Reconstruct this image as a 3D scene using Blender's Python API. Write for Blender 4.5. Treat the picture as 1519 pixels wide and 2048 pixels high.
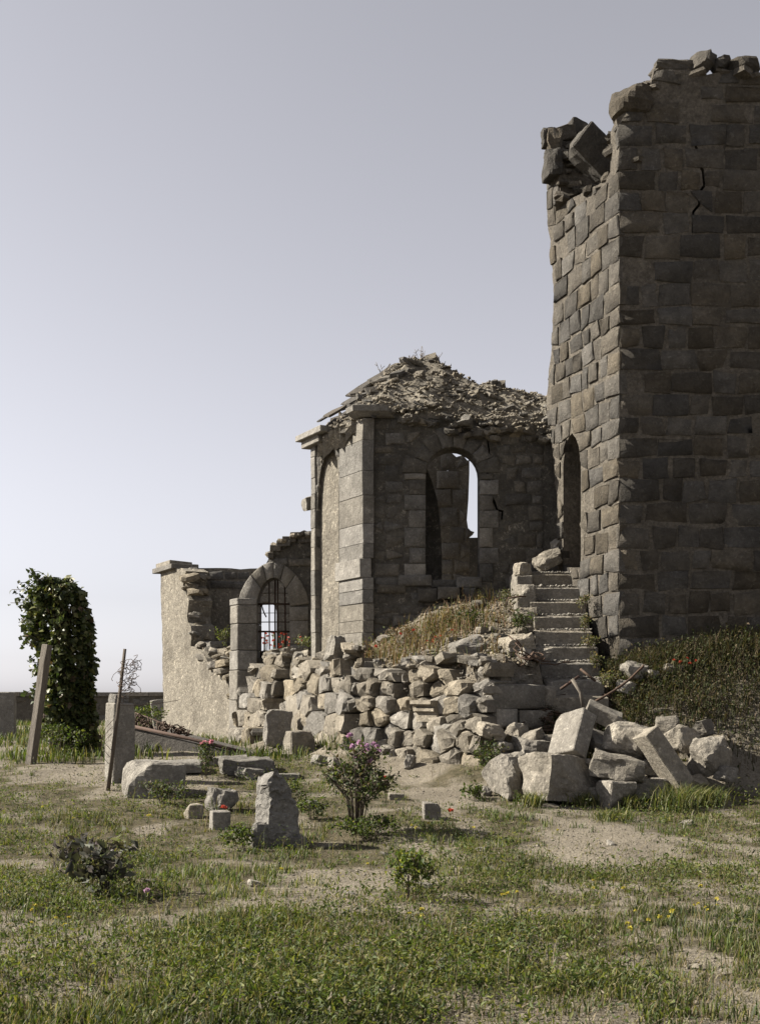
import bpy, bmesh, math, random
import numpy as np
from mathutils import Vector, Matrix, Euler, noise as mnoise
from mathutils.geometry import tessellate_polygon

for _o in list(bpy.data.objects):
    bpy.data.objects.remove(_o)
scene = bpy.context.scene
COL = scene.collection

# ------------------------------------------------------------------ camera, sky, sun, exposure
CX, VH, FPX, ZC = 759.5, 1390.0, 2300.0, 1.3
cam = bpy.data.cameras.new('camera')
cam.sensor_fit = 'VERTICAL'
cam.sensor_height = 36.0
cam.sensor_width = 36.0
cam.lens = 36.0 * FPX / 2048.0
cam.shift_y = (VH - 1024.0) / 2048.0
cam.clip_end = 3000.0
camo = bpy.data.objects.new('camera', cam)
COL.objects.link(camo)
camo.location = (0, 0, ZC)
camo.rotation_euler = (math.radians(90), 0, 0)
scene.camera = camo

SUN_AZ = math.radians(-84)      # clockwise from +Y
SUN_EL = math.radians(36)
world = bpy.data.worlds.new('World')
scene.world = world
world.use_nodes = True
wn = world.node_tree
for _n in list(wn.nodes):
    wn.nodes.remove(_n)
sky = wn.nodes.new('ShaderNodeTexSky')
sky.sky_type = 'NISHITA'
sky.sun_disc = False
sky.sun_elevation = SUN_EL
sky.sun_rotation = SUN_AZ
sky.altitude = 0
sky.air_density = 1.0
sky.dust_density = 0.7
sky.ozone_density = 1.0
hs = wn.nodes.new('ShaderNodeHueSaturation')
hs.inputs['Saturation'].default_value = 0.13
wt = wn.nodes.new('ShaderNodeMix')
wt.data_type = 'RGBA'
wt.blend_type = 'MULTIPLY'
wt.inputs['Factor'].default_value = 1.0
wt.inputs['B'].default_value = (0.985, 0.97, 1.03, 1)
bg = wn.nodes.new('ShaderNodeBackground')
bg.inputs["Strength"].default_value = 0.05
wo = wn.nodes.new('ShaderNodeOutputWorld')
wn.links.new(sky.outputs[0], hs.inputs['Color'])
wn.links.new(hs.outputs[0], wt.inputs['A'])
wn.links.new(wt.outputs['Result'], bg.inputs['Color'])
wn.links.new(bg.outputs[0], wo.inputs['Surface'])

sl = bpy.data.lights.new('sun', 'SUN')
sl.energy = 5.0
sl.angle = math.radians(0.53)
sl.color = (1.0, 0.935, 0.82)
slo = bpy.data.objects.new('sun', sl)
COL.objects.link(slo)
_sd = Vector((math.sin(SUN_AZ) * math.cos(SUN_EL), math.cos(SUN_AZ) * math.cos(SUN_EL), math.sin(SUN_EL)))
slo.rotation_euler = (-_sd).to_track_quat('-Z', 'Y').to_euler()
slo.location = (-20, 10, 30)

vs = scene.view_settings
vs.view_transform = 'Standard'
vs.look = 'None'
vs.exposure = 1.56
vs.gamma = 1.0
vs.use_curve_mapping = False
scene.render.engine = 'CYCLES'
scene.cycles.use_denoising = True
scene.cycles.max_bounces = 6
scene.cycles.diffuse_bounces = 3
scene.cycles.transparent_max_bounces = 6

# ------------------------------------------------------------------ helpers
R = random.Random(22348)
U = R.uniform
WO = {}


def P(u, v, y):
    return Vector(((u - CX) / FPX * y, y, ZC + (VH - v) * y / FPX))


def mesh_from(name, verts, faces, smooth=False):
    me = bpy.data.meshes.new(name)
    me.from_pydata([tuple(v) for v in verts], [], faces)
    me.update()
    if smooth:
        me.polygons.foreach_set('use_smooth', [True] * len(me.polygons))
    return me


def mesh_np(name, V, Fc, cols=None, smooth=False):
    V = np.asarray(V, np.float32)
    Fc = np.asarray(Fc, np.int32)
    k = Fc.shape[1]
    me = bpy.data.meshes.new(name)
    me.vertices.add(len(V))
    me.vertices.foreach_set('co', V.ravel())
    me.loops.add(Fc.size)
    me.loops.foreach_set('vertex_index', Fc.ravel())
    me.polygons.add(len(Fc))
    me.polygons.foreach_set('loop_start', np.arange(0, Fc.size, k, dtype=np.int32))
    me.polygons.foreach_set('loop_total', np.full(len(Fc), k, np.int32))
    if smooth:
        me.polygons.foreach_set('use_smooth', np.ones(len(Fc), bool))
    me.update(calc_edges=True)
    if cols is not None:
        at = me.attributes.new('Col', 'FLOAT_COLOR', 'POINT')
        c4 = np.ones((len(V), 4), np.float32)
        c4[:, :3] = cols
        at.data.foreach_set('color', c4.ravel())
    return me


def tag(o, label=None, cat=None, group=None, kind=None):
    if label:
        o['label'] = label
    if cat:
        o['category'] = cat
    if group:
        o['group'] = group
    if kind:
        o['kind'] = kind
    return o


def add(name, me, mat, parent=None, loc=(0, 0, 0), rot=None, label=None, cat=None, group=None, kind=None):
    """link one mesh object; loc is a world position (parents are never rotated)"""
    o = bpy.data.objects.new(name, me)
    COL.objects.link(o)
    if mat is not None and me is not None and not me.materials:
        me.materials.append(mat)
    loc = Vector(loc)
    WO[o.name] = loc.copy()
    if parent is not None:
        o.parent = parent
        o.location = loc - WO[parent.name]
    else:
        o.location = loc
    if rot is not None:
        o.rotation_euler = rot
    if cat and not kind:
        kind = 'thing'
    return tag(o, label, cat, group, kind)


def thing(name, loc, label, cat, group=None, kind=None):
    return add(name, None, None, None, loc, None, label, cat, group, kind or 'thing')


def pip(p, poly):
    x, y = p
    r = False
    n = len(poly)
    j = n - 1
    for i in range(n):
        xi, yi = poly[i]
        xj, yj = poly[j]
        if (yi > y) != (yj > y) and x < (xj - xi) * (y - yi) / (yj - yi) + xi:
            r = not r
        j = i
    return r


def n3(x, y, z, s=1.0):
    return mnoise.noise(Vector((x * s, y * s, z * s)))


# ---- numpy value noise (for scatter and terrain)
_pr = np.random.RandomState(5)
_T = _pr.rand(256, 256)


def vnoise(x, y, s):
    x = np.asarray(x, float) * s + 1000.3
    y = np.asarray(y, float) * s + 1000.7
    xi = np.floor(x).astype(int)
    yi = np.floor(y).astype(int)
    fx = x - xi
    fy = y - yi
    fx = fx * fx * (3 - 2 * fx)
    fy = fy * fy * (3 - 2 * fy)
    a = _T[xi % 256, yi % 256]
    b = _T[(xi + 1) % 256, yi % 256]
    c = _T[xi % 256, (yi + 1) % 256]
    d = _T[(xi + 1) % 256, (yi + 1) % 256]
    return (a * (1 - fx) + b * fx) * (1 - fy) + (c * (1 - fx) + d * fx) * fy


def fbm(x, y, s, o=3):
    t = 0
    a = 1.0
    n = 0
    for i in range(o):
        t = t + a * vnoise(np.asarray(x) + 17.3 * i, np.asarray(y) - 9.1 * i, s * 2 ** i)
        n += a
        a *= 0.5
    return t / n


def sstep(a, b, x):
    t = np.clip((np.asarray(x, float) - a) / (b - a), 0, 1)
    return t * t * (3 - 2 * t)


# ------------------------------------------------------------------ materials
def nodes_of(name):
    m = bpy.data.materials.new(name)
    m.use_nodes = True
    nt = m.node_tree
    for n in list(nt.nodes):
        nt.nodes.remove(n)
    out = nt.nodes.new('ShaderNodeOutputMaterial')
    b = nt.nodes.new('ShaderNodeBsdfPrincipled')
    nt.links.new(b.outputs[0], out.inputs['Surface'])
    return m, nt, b, out


def mixc(nt, fac, a, b, mode='MIX'):
    n = nt.nodes.new('ShaderNodeMix')
    n.data_type = 'RGBA'
    n.blend_type = mode
    for sock, val in ((n.inputs['Factor'], fac), (n.inputs['A'], a), (n.inputs['B'], b)):
        if isinstance(val, (int, float)):
            sock.default_value = val
        elif isinstance(val, tuple):
            sock.default_value = (*val, 1) if len(val) == 3 else val
        else:
            nt.links.new(val, sock)
    return n.outputs['Result']


def ramp(nt, src, p0, p1, c0=(0, 0, 0), c1=(1, 1, 1)):
    r = nt.nodes.new('ShaderNodeValToRGB')
    r.color_ramp.elements[0].position = p0
    r.color_ramp.elements[1].position = p1
    r.color_ramp.elements[0].color = (*c0, 1)
    r.color_ramp.elements[1].color = (*c1, 1)
    nt.links.new(src, r.inputs[0])
    return r.outputs[0]


def noise_n(nt, vec, scale, detail=4, rough=0.6):
    n = nt.nodes.new('ShaderNodeTexNoise')
    n.inputs['Scale'].default_value = scale
    n.inputs['Detail'].default_value = detail
    n.inputs['Roughness'].default_value = rough
    if vec is not None:
        nt.links.new(vec, n.inputs['Vector'])
    return n.outputs[0]


def mathn(nt, op, a, b):
    n = nt.nodes.new('ShaderNodeMath')
    n.operation = op
    for s, v in zip(n.inputs, (a, b)):
        if isinstance(v, (int, float)):
            s.default_value = v
        else:
            nt.links.new(v, s)
    return n.outputs[0]


def stone_mat(name, light, dark, stain, var=0.22, bump=0.5, grain=45.0, pits=0.5, stain_amt=0.5, lichen=0.25, fine=0.5):
    m, nt, b, out = nodes_of(name)
    g = nt.nodes.new('ShaderNodeNewGeometry')
    oi = nt.nodes.new('ShaderNodeObjectInfo')
    add_ = nt.nodes.new('ShaderNodeVectorMath')
    add_.operation = 'MULTIPLY_ADD'
    nt.links.new(oi.outputs['Random'], add_.inputs[0])
    add_.inputs[1].default_value = (7.0, 3.0, 5.0)
    nt.links.new(g.outputs['Position'], add_.inputs[2])
    vec = add_.outputs[0]
    n1 = noise_n(nt, vec, 6.0, 7, 0.72)
    c = mixc(nt, ramp(nt, n1, 0.36, 0.64), dark, light)
    n2 = noise_n(nt, g.outputs['Position'], 1.3, 7, 0.75)
    c = mixc(nt, mathn(nt, 'MULTIPLY', ramp(nt, n2, 0.46, 0.64), stain_amt), c, stain)
    n3_ = noise_n(nt, vec, grain, 5, 0.8)
    c = mixc(nt, 0.55, c, ramp(nt, n3_, 0.33, 0.67, (0.42, 0.40, 0.38), (1.45, 1.45, 1.43)), 'MULTIPLY')
    n4 = noise_n(nt, vec, 14.0, 6, 0.8)
    c = mixc(nt, mathn(nt, 'MULTIPLY', ramp(nt, n4, 0.58, 0.68), lichen), c, (0.30, 0.285, 0.235))
    c = mixc(nt, mathn(nt, 'MULTIPLY', ramp(nt, n4, 0.42, 0.34), lichen), c, (0.045, 0.042, 0.036))
    vv = nt.nodes.new('ShaderNodeMapRange')
    vv.inputs['To Min'].default_value = 1 - var
    vv.inputs['To Max'].default_value = 1 + var
    nt.links.new(oi.outputs['Random'], vv.inputs['Value'])
    h = nt.nodes.new('ShaderNodeHueSaturation')
    fr = mathn(nt, 'FRACT', mathn(nt, 'MULTIPLY', oi.outputs['Random'], 7.31), 0.0)
    sm_ = nt.nodes.new('ShaderNodeMapRange')
    sm_.inputs['To Min'].default_value = 0.9 - 1.1 * var
    sm_.inputs['To Max'].default_value = 0.9 + 1.0 * var
    nt.links.new(fr, sm_.inputs['Value'])
    nt.links.new(sm_.outputs[0], h.inputs['Saturation'])
    nt.links.new(vv.outputs[0], h.inputs['Value'])
    nt.links.new(c, h.inputs['Color'])
    nt.links.new(h.outputs[0], b.inputs['Base Color'])
    b.inputs['Roughness'].default_value = 0.93
    b.inputs['Specular IOR Level'].default_value = 0.2
    vo = nt.nodes.new('ShaderNodeTexVoronoi')
    vo.inputs['Scale'].default_value = grain * 0.45
    nt.links.new(vec, vo.inputs['Vector'])
    pit = ramp(nt, vo.outputs['Distance'], 0.05, 0.35)
    hsum = mathn(nt, 'ADD', mathn(nt, 'ADD', mathn(nt, 'MULTIPLY', noise_n(nt, vec, 7.0, 8, 0.75), 1.4), mathn(nt, 'MULTIPLY', noise_n(nt, vec, 32.0, 5, 0.75), 0.4)),
                 mathn(nt, 'MULTIPLY', pit, 0.22 * pits))
    bu = nt.nodes.new('ShaderNodeBump')
    bu.inputs['Strength'].default_value = bump
    bu.inputs['Distance'].default_value = 0.06
    nt.links.new(hsum, bu.inputs['Height'])
    nt.links.new(bu.outputs[0], b.inputs['Normal'])
    return m


def leaf_mat(name, trans=0.35, rough=0.6, tint=(1.5, 1.6, 0.8)):
    m, nt, b, out = nodes_of(name)
    at = nt.nodes.new('ShaderNodeAttribute')
    at.attribute_name = 'Col'
    nt.links.new(at.outputs['Color'], b.inputs['Base Color'])
    b.inputs['Roughness'].default_value = rough
    b.inputs['Specular IOR Level'].default_value = 0.25
    tr = nt.nodes.new('ShaderNodeBsdfTranslucent')
    nt.links.new(mixc(nt, 1.0, at.outputs['Color'], tint, 'MULTIPLY'), tr.inputs['Color'])
    ms = nt.nodes.new('ShaderNodeMixShader')
    ms.inputs[0].default_value = trans
    nt.links.new(b.outputs[0], ms.inputs[1])
    nt.links.new(tr.outputs[0], ms.inputs[2])
    nt.links.new(ms.outputs[0], out.inputs['Surface'])
    return m


def plain_mat(name, c0, c1, scale=20, rough=0.8, metal=0.0, bump=0.2, stretch=None):
    m, nt, b, out = nodes_of(name)
    tc = nt.nodes.new('ShaderNodeTexCoord')
    vec = tc.outputs['Object']
    if stretch:
        mp = nt.nodes.new('ShaderNodeMapping')
        mp.inputs['Scale'].default_value = stretch
        nt.links.new(vec, mp.inputs['Vector'])
        vec = mp.outputs[0]
    n = noise_n(nt, vec, scale, 6, 0.7)
    nt.links.new(mixc(nt, ramp(nt, n, 0.3, 0.7), c0, c1), b.inputs['Base Color'])
    b.inputs['Roughness'].default_value = rough
    b.inputs['Metallic'].default_value = metal
    b.inputs['Specular IOR Level'].default_value = 0.3
    bu = nt.nodes.new('ShaderNodeBump')
    bu.inputs['Strength'].default_value = bump
    bu.inputs['Distance'].default_value = 0.02
    nt.links.new(n, bu.inputs['Height'])
    nt.links.new(bu.outputs[0], b.inputs['Normal'])
    return m


M = {}
M['tower'] = stone_mat('tower_stone', (0.138, 0.119, 0.094), (0.068, 0.058, 0.046), (0.040, 0.034, 0.028), 0.36, 1.0, 28, lichen=0.4)
M['mortar'] = stone_mat('mortar', (0.185, 0.16, 0.126), (0.105, 0.09, 0.071), (0.06, 0.051, 0.041), 0.0, 1.0, 24, 0.9, 0.5)
M['chapel'] = stone_mat('chapel_stone', (0.195, 0.176, 0.148), (0.105, 0.094, 0.079), (0.068, 0.06, 0.051), 0.3, 0.8, 32, lichen=0.4)
M['plaster'] = stone_mat('old_plaster', (0.30, 0.268, 0.216), (0.10, 0.088, 0.072), (0.058, 0.05, 0.042), 0.0, 1.0, 18, 1.0, 0.75, 0.7)
M['render'] = stone_mat('rough_render', (0.46, 0.41, 0.325), (0.31, 0.272, 0.212), (0.17, 0.145, 0.11), 0.0, 1.0, 22, 1.0, 0.8, 0.55)
M['ashlar'] = stone_mat('dressed_stone', (0.29, 0.267, 0.23), (0.175, 0.159, 0.136), (0.11, 0.099, 0.084), 0.22, 0.6, 44, 0.4, 0.55, lichen=0.35)
M['rubble'] = stone_mat('field_stone', (0.40, 0.353, 0.28), (0.23, 0.199, 0.154), (0.13, 0.11, 0.085), 0.32, 0.9, 28, 0.6, 0.5, lichen=0.45)
M['block'] = stone_mat('pale_block', (0.38, 0.342, 0.282), (0.24, 0.213, 0.172), (0.155, 0.135, 0.108), 0.2, 0.8, 34, 0.5, 0.45, lichen=0.4)
M['grave'] = stone_mat('grave_stone', (0.32, 0.298, 0.262), (0.19, 0.175, 0.153), (0.12, 0.11, 0.095), 0.15, 0.7, 38, 0.5, 0.5, lichen=0.4)
M['slate'] = stone_mat('roof_flag', (0.11, 0.096, 0.08), (0.065, 0.057, 0.048), (0.05, 0.043, 0.037), 0.25, 0.7, 34)
M['iron'] = plain_mat('rusty_iron', (0.035, 0.026, 0.02), (0.085, 0.05, 0.032), 30, 0.75, 0.3, 0.3)
M['rust'] = plain_mat('rusty_rail', (0.08, 0.048, 0.034), (0.045, 0.03, 0.024), 30, 0.85, 0.1, 0.3)
M['wood'] = plain_mat('weathered_wood', (0.15, 0.13, 0.105), (0.065, 0.055, 0.045), 14, 0.85, 0, 0.6, (6, 6, 0.6))
M['darkwood'] = plain_mat('dark_wood', (0.10, 0.08, 0.06), (0.05, 0.04, 0.03), 14, 0.85, 0, 0.6, (6, 6, 0.6))
M['leaf'] = leaf_mat('leaf')
M['dryleaf'] = leaf_mat('dry_stem', 0.25, 0.85)
M['ivy'] = leaf_mat('ivy_leaf', 0.22, 0.45)
M['petal'] = leaf_mat('petal', 0.4, 0.6, (1.2, 1.2, 1.2))


def ground_mat():
    m, nt, b, out = nodes_of('sandy_earth')
    g = nt.nodes.new('ShaderNodeNewGeometry')
    vec = g.outputs['Position']
    at = nt.nodes.new('ShaderNodeAttribute')
    at.attribute_name = 'Col'
    sep = nt.nodes.new('ShaderNodeSeparateColor')
    nt.links.new(at.outputs['Color'], sep.inputs[0])
    n1 = noise_n(nt, vec, 1.6, 6, 0.7)
    sand = mixc(nt, ramp(nt, n1, 0.3, 0.7), (0.155, 0.137, 0.11), (0.26, 0.233, 0.19))
    n2 = noise_n(nt, vec, 38.0, 4, 0.75)
    sand = mixc(nt, 0.7, sand, ramp(nt, n2, 0.3, 0.7, (0.5, 0.47, 0.43), (1.3, 1.28, 1.24)), 'MULTIPLY')
    turf = mixc(nt, ramp(nt, noise_n(nt, vec, 9.0, 5, 0.7), 0.35, 0.65), (0.05, 0.046, 0.026), (0.12, 0.10, 0.066))
    vg = mathn(nt, 'ADD', sep.outputs[0], mathn(nt, 'MULTIPLY', mathn(nt, 'SUBTRACT', noise_n(nt, vec, 6.0, 5, 0.75), 0.5), 0.9))
    c = mixc(nt, ramp(nt, vg, 0.35, 0.75), sand, turf)
    rub = mixc(nt, ramp(nt, n2, 0.35, 0.65), (0.10, 0.086, 0.067), (0.23, 0.203, 0.165))
    c = mixc(nt, mathn(nt, 'MULTIPLY', sep.outputs[1], 0.8), c, rub)
    nt.links.new(c, b.inputs['Base Color'])
    b.inputs['Roughness'].default_value = 0.97
    b.inputs['Specular IOR Level'].default_value = 0.1
    bu = nt.nodes.new('ShaderNodeBump')
    bu.inputs['Strength'].default_value = 0.9
    bu.inputs['Distance'].default_value = 0.05
    nt.links.new(mathn(nt, 'ADD', n2, noise_n(nt, vec, 11.0, 6, 0.75)), bu.inputs['Height'])
    nt.links.new(bu.outputs[0], b.inputs['Normal'])
    return m


M['ground'] = ground_mat()

# ------------------------------------------------------------------ terrain
WALLK = [(1.30, 13.2), (-0.30, 15.2), (-1.50, 18.8)]
TERR = [(1.30, 13.2), (-0.30, 15.2), (-1.50, 18.8), (-2.2, 20.6), (-1.2, 21.2), (2.6, 21.2), (2.7, 16.5), (1.93, 16.3), (1.93, 13.72)]
WINGF = [(-2.25, 21.45), (-0.9, 21.45), (-0.9, 24.2), (-4.05, 24.2)]


def seg_dist(x, y, pts):
    d = np.full(np.shape(x), 1e9)
    for (ax, ay), (bx, by) in zip(pts[:-1], pts[1:]):
        L2 = (bx - ax) ** 2 + (by - ay) ** 2
        t = np.clip(((x - ax) * (bx - ax) + (y - ay) * (by - ay)) / L2, 0, 1)
        d = np.minimum(d, np.hypot(x - ax - t * (bx - ax), y - ay - t * (by - ay)))
    return d


def np_pip(x, y, poly):
    r = np.zeros(np.shape(x), bool)
    n = len(poly)
    j = n - 1
    for i in range(n):
        xi, yi = poly[i]
        xj, yj = poly[j]
        c = ((yi > y) != (yj > y)) & (x < (xj - xi) * (y - yi) / ((yj - yi) or 1e-9) + xi)
        r ^= c
        j = i
    return r


def zg(x, y):
    x = np.asarray(x, float)
    y = np.asarray(y, float)
    z = 0.45 * sstep(8.0, 16.5, y) - 0.25 * sstep(30, 45, y)
    near = 1 - sstep(60, 120, np.hypot(x, y))
    z = z + near * (0.10 * (fbm(x, y, 0.55, 3) - 0.5) + 0.05 * (fbm(x, y, 2.2, 3) - 0.5))
    # bank to the right of the stairs
    yy = y + 0.25 * (vnoise(x, y, 1.3) - 0.5)
    bank = sstep(12.5, 14.35, yy) * (1.15 + 0.35 * sstep(2.6, 4.6, x)) * sstep(1.25, 2.1, x)
    bank = bank * (1 - 0.30 * np.exp(-((x - 2.35) / 0.45) ** 2)) * (1 - sstep(30, 34, y))
    toe = 0.22 * sstep(0.8, 0.0, seg_dist(x, y, WALLK))
    zb = z + np.maximum(bank, toe)
    # terrace behind the dry stone wall
    ins = np_pip(x, y, TERR)
    dk = seg_dist(x, y, TERR[:4] )
    dk2 = seg_dist(x, y, [TERR[-1], TERR[0]])
    dk = np.minimum(dk, dk2)
    dc = np.clip(16.45 - y, 0.0, None)
    zk = 1.58 + 0.30 * sstep(13, 19, y)
    zc = np.interp(x, [-0.9, -0.25, 0.1, 0.6, 1.2, 2.2], [1.95, 2.02, 2.25, 2.6, 2.72, 2.8])
    a = np.clip((dk - 0.1) / (dk + dc + 1e-6), 0, 1)
    t = zk + (zc - zk) * a
    t = t + 0.16 * (fbm(x, y, 1.7, 3) - 0.5)
    zt = np.where(ins & (dk > 0.16), t, zb)
    zw = np.where(np_pip(x, y, WINGF), 2.12 + 0.2 * (fbm(x, y, 1.9, 2) - 0.5), zt)
    return zw


def zg1(x, y):
    return float(zg(np.array([x]), np.array([y]))[0])


def G(u, v, y0=4.0, y1=40.0):
    """ground point seen at pixel (u, v)"""
    ys = np.linspace(y0, y1, 1500)
    xs = (u - CX) / FPX * ys
    vv = VH - FPX * (zg(xs, ys) - ZC) / ys
    i = int(np.argmax(vv <= v))
    y = ys[i]
    return Vector(((u - CX) / FPX * y, y, float(zg(np.array([xs[i]]), np.array([y]))[0])))


_pathpts = [(-2.6, 19.5), (-1.1, 16.0), (0.2, 12.6), (1.3, 11.2), (2.6, 9.6), (4.6, 8.2)]


def veg(x, y):
    """0 bare earth .. 1 dense growth"""
    x = np.asarray(x, float)
    y = np.asarray(y, float)
    n = fbm(x, y * 0.75, 0.9, 4)
    v = sstep(0.35, 0.55, n) * (0.26 + 0.55 * sstep(0.3, 0.55, fbm(x + 31, y, 3.1, 3)))
    pd = seg_dist(x, y, _pathpts)
    wid = 0.04 + 0.36 * (fbm(x, y, 1.1, 2) - 0.3)
    v = v * sstep(wid * 0.5, wid * 1.5, pd)
    left = sstep(0.0, -1.5, x) * sstep(14.0, 11, y)
    v = np.clip(v + 0.25 * left * sstep(0.3, 0.8, pd), 0, 1)
    return v


def build_ground():
    xs = np.concatenate([-np.geomspace(700, 6.2, 26), np.arange(-6, 6.01, 0.11), np.geomspace(6.2, 700, 26)])
    ys = np.concatenate([-np.geomspace(300, 3, 10), np.arange(2.0, 15, 0.1), np.arange(15, 26, 0.13), np.geomspace(26.2, 1500, 36)])
    X, Y = np.meshgrid(xs, ys)
    Z = zg(X, Y)
    V = np.stack([X.ravel(), Y.ravel(), Z.ravel()], 1)
    ny, nx = X.shape
    idx = np.arange(ny * nx).reshape(ny, nx)
    Fq = np.stack([idx[:-1, :-1].ravel(), idx[:-1, 1:].ravel(), idx[1:, 1:].ravel(), idx[1:, :-1].ravel()], 1)
    vg = veg(X.ravel(), Y.ravel())
    rub = (np_pip(V[:, 0], V[:, 1], TERR) | np_pip(V[:, 0], V[:, 1], WINGF)).astype(float)
    bankr = ((V[:, 2] > 0.55) & (V[:, 0] > 1.2) & (V[:, 1] < 30)).astype(float) * 0.35
    cols = np.stack([vg, np.maximum(rub, bankr), np.zeros_like(vg)], 1)
    me = mesh_np('ground', V, Fq, cols, True)
    add('ground', me, M['ground'], None, (0, 0, 0), None, 'sandy churchyard ground with bare paths and rubble terrace', 'ground', kind='structure')


build_ground()


# ------------------------------------------------------------------ walls and masonry
class Wall:
    def __init__(self, o, d, flip=False):
        self.o = Vector((o[0], o[1]))
        self.d = Vector((d[0], d[1])).normalized()
        n = Vector((self.d.y, -self.d.x))
        self.n = -n if flip else n

    def px(self, u, v):
        k = (u - CX) / FPX
        s = (k * self.o.y - self.o.x) / (self.d.x - k * self.d.y)
        y = self.o.y + self.d.y * s
        return (s, ZC + (VH - v) * y / FPX)

    def pts(self, l):
        return [self.px(*p) for p in l]

    def pt(self, s, z, off=0.0):
        q = self.o + self.d * s + self.n * off
        return Vector((q.x, q.y, z))


def ragged(poly, step, amp, rng, keep=None):
    out = []
    n = len(poly)
    for i in range(n):
        a = poly[i]
        b = poly[(i + 1) % n]
        L = math.hypot(b[0] - a[0], b[1] - a[1])
        k = max(1, int(L / step))
        for j in range(k):
            t = j / k
            x = a[0] + (b[0] - a[0]) * t
            z = a[1] + (b[1] - a[1]) * t
            if j and not (keep and keep(x, z)):
                x += rng.uniform(-amp, amp)
                z += rng.uniform(-amp, amp)
            out.append((x, z))
    return out


def prism(W, outer, holes, thick, off=0.0, hole_thick=None):
    loops = [outer] + list(holes)
    flat = [p for l in loops for p in l]
    tris = tessellate_polygon([[Vector((p[0], p[1], 0)) for p in l] for l in loops])
    n = len(flat)
    V = [W.pt(s, z, off) for s, z in flat] + [W.pt(s, z, off - thick) for s, z in flat]
    Fc = []
    for t in tris:
        a, b, c = [Vector(flat[i]) for i in t]
        cr = (b - a).x * (c - a).y - (b - a).y * (c - a).x
        t = list(t)
        if cr < 0:
            t.reverse()
        Fc.append(tuple(t))
        Fc.append(tuple(i + n for i in reversed(t)))
    k = 0
    for l in loops:
        m = len(l)
        for i in range(m):
            j = (i + 1) % m
            Fc.append((k + i, k + j, n + k + j, n + k + i))
        k += m
    return V, Fc


def add_world(name, V, Fc, mat, parent, smooth=False, label=None, kind=None, fix=True):
    c = Vector((0, 0, 0))
    for v in V:
        c += v
    c /= len(V)
    me = mesh_from(name, [v - c for v in V], Fc, smooth)
    if fix:
        bm = bmesh.new()
        bm.from_mesh(me)
        bmesh.ops.recalc_face_normals(bm, faces=bm.faces)
        bm.to_mesh(me)
        bm.free()
    return add(name, me, mat, parent, c, None, label, kind=kind)


def poly_stone(W, poly, proud, depth, mat, parent, rng, bev=0.025, bulge=0.015, jit=0.006, name='stone', label=None, sub=True, smooth=False, off=0.0, fan=True):
    """one stone whose outline on the wall plane is poly; its face stands proud of the plane"""
    if sub:
        q = []
        n = len(poly)
        for i in range(n):
            a = poly[i]
            b = poly[(i + 1) % n]
            q.append(a)
            L = math.hypot(b[0] - a[0], b[1] - a[1])
            if L > 0.09 and n < 9:
                t = rng.uniform(0.35, 0.65)
                q.append((a[0] + (b[0] - a[0]) * t + rng.uniform(-jit, jit) * 1.5, a[1] + (b[1] - a[1]) * t + rng.uniform(-jit, jit) * 1.5))
        poly = q
    n = len(poly)
    cs = sum(p[0] for p in poly) / n
    cz = sum(p[1] for p in poly) / n
    rad = sum(math.hypot(p[0] - cs, p[1] - cz) for p in poly) / n
    k = max(0.35, 1 - bev / max(rad, 0.02) * 1.3)
    tx, tz = rng.uniform(-1, 1) * bulge, rng.uniform(-1, 1) * bulge
    V = []
    for (s, z) in poly:
        V.append(W.pt(s, z, off - depth))
    for (s, z) in poly:
        V.append(W.pt(s, z, off + proud - bev + rng.uniform(-jit, jit)))
    for (s, z) in poly:
        ds, dz = (s - cs) * k, (z - cz) * k
        V.append(W.pt(cs + ds + rng.uniform(-jit, jit), cz + dz + rng.uniform(-jit, jit),
                      off + proud + tx * ds / max(rad, .02) + tz * dz / max(rad, .02) + rng.uniform(-jit, jit)))
    V.append(W.pt(cs + rng.uniform(-.2, .2) * rad, cz + rng.uniform(-.2, .2) * rad, off + proud + rng.uniform(0.2, 1.0) * bulge))
    Fc = []
    for i in range(n):
        j = (i + 1) % n
        Fc.append((i, j, n + j, n + i))
        Fc.append((n + i, n + j, 2 * n + j, 2 * n + i))
        Fc.append((2 * n + i, 2 * n + j, 3 * n))
    Fc.append(tuple(range(n - 1, -1, -1)))
    o = add_world(name, V, Fc, mat, parent, False, label)
    if fan:
        o.data.polygons.foreach_set('use_smooth', [len(p.vertices) == 3 for p in o.data.polygons])
    return o


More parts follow.
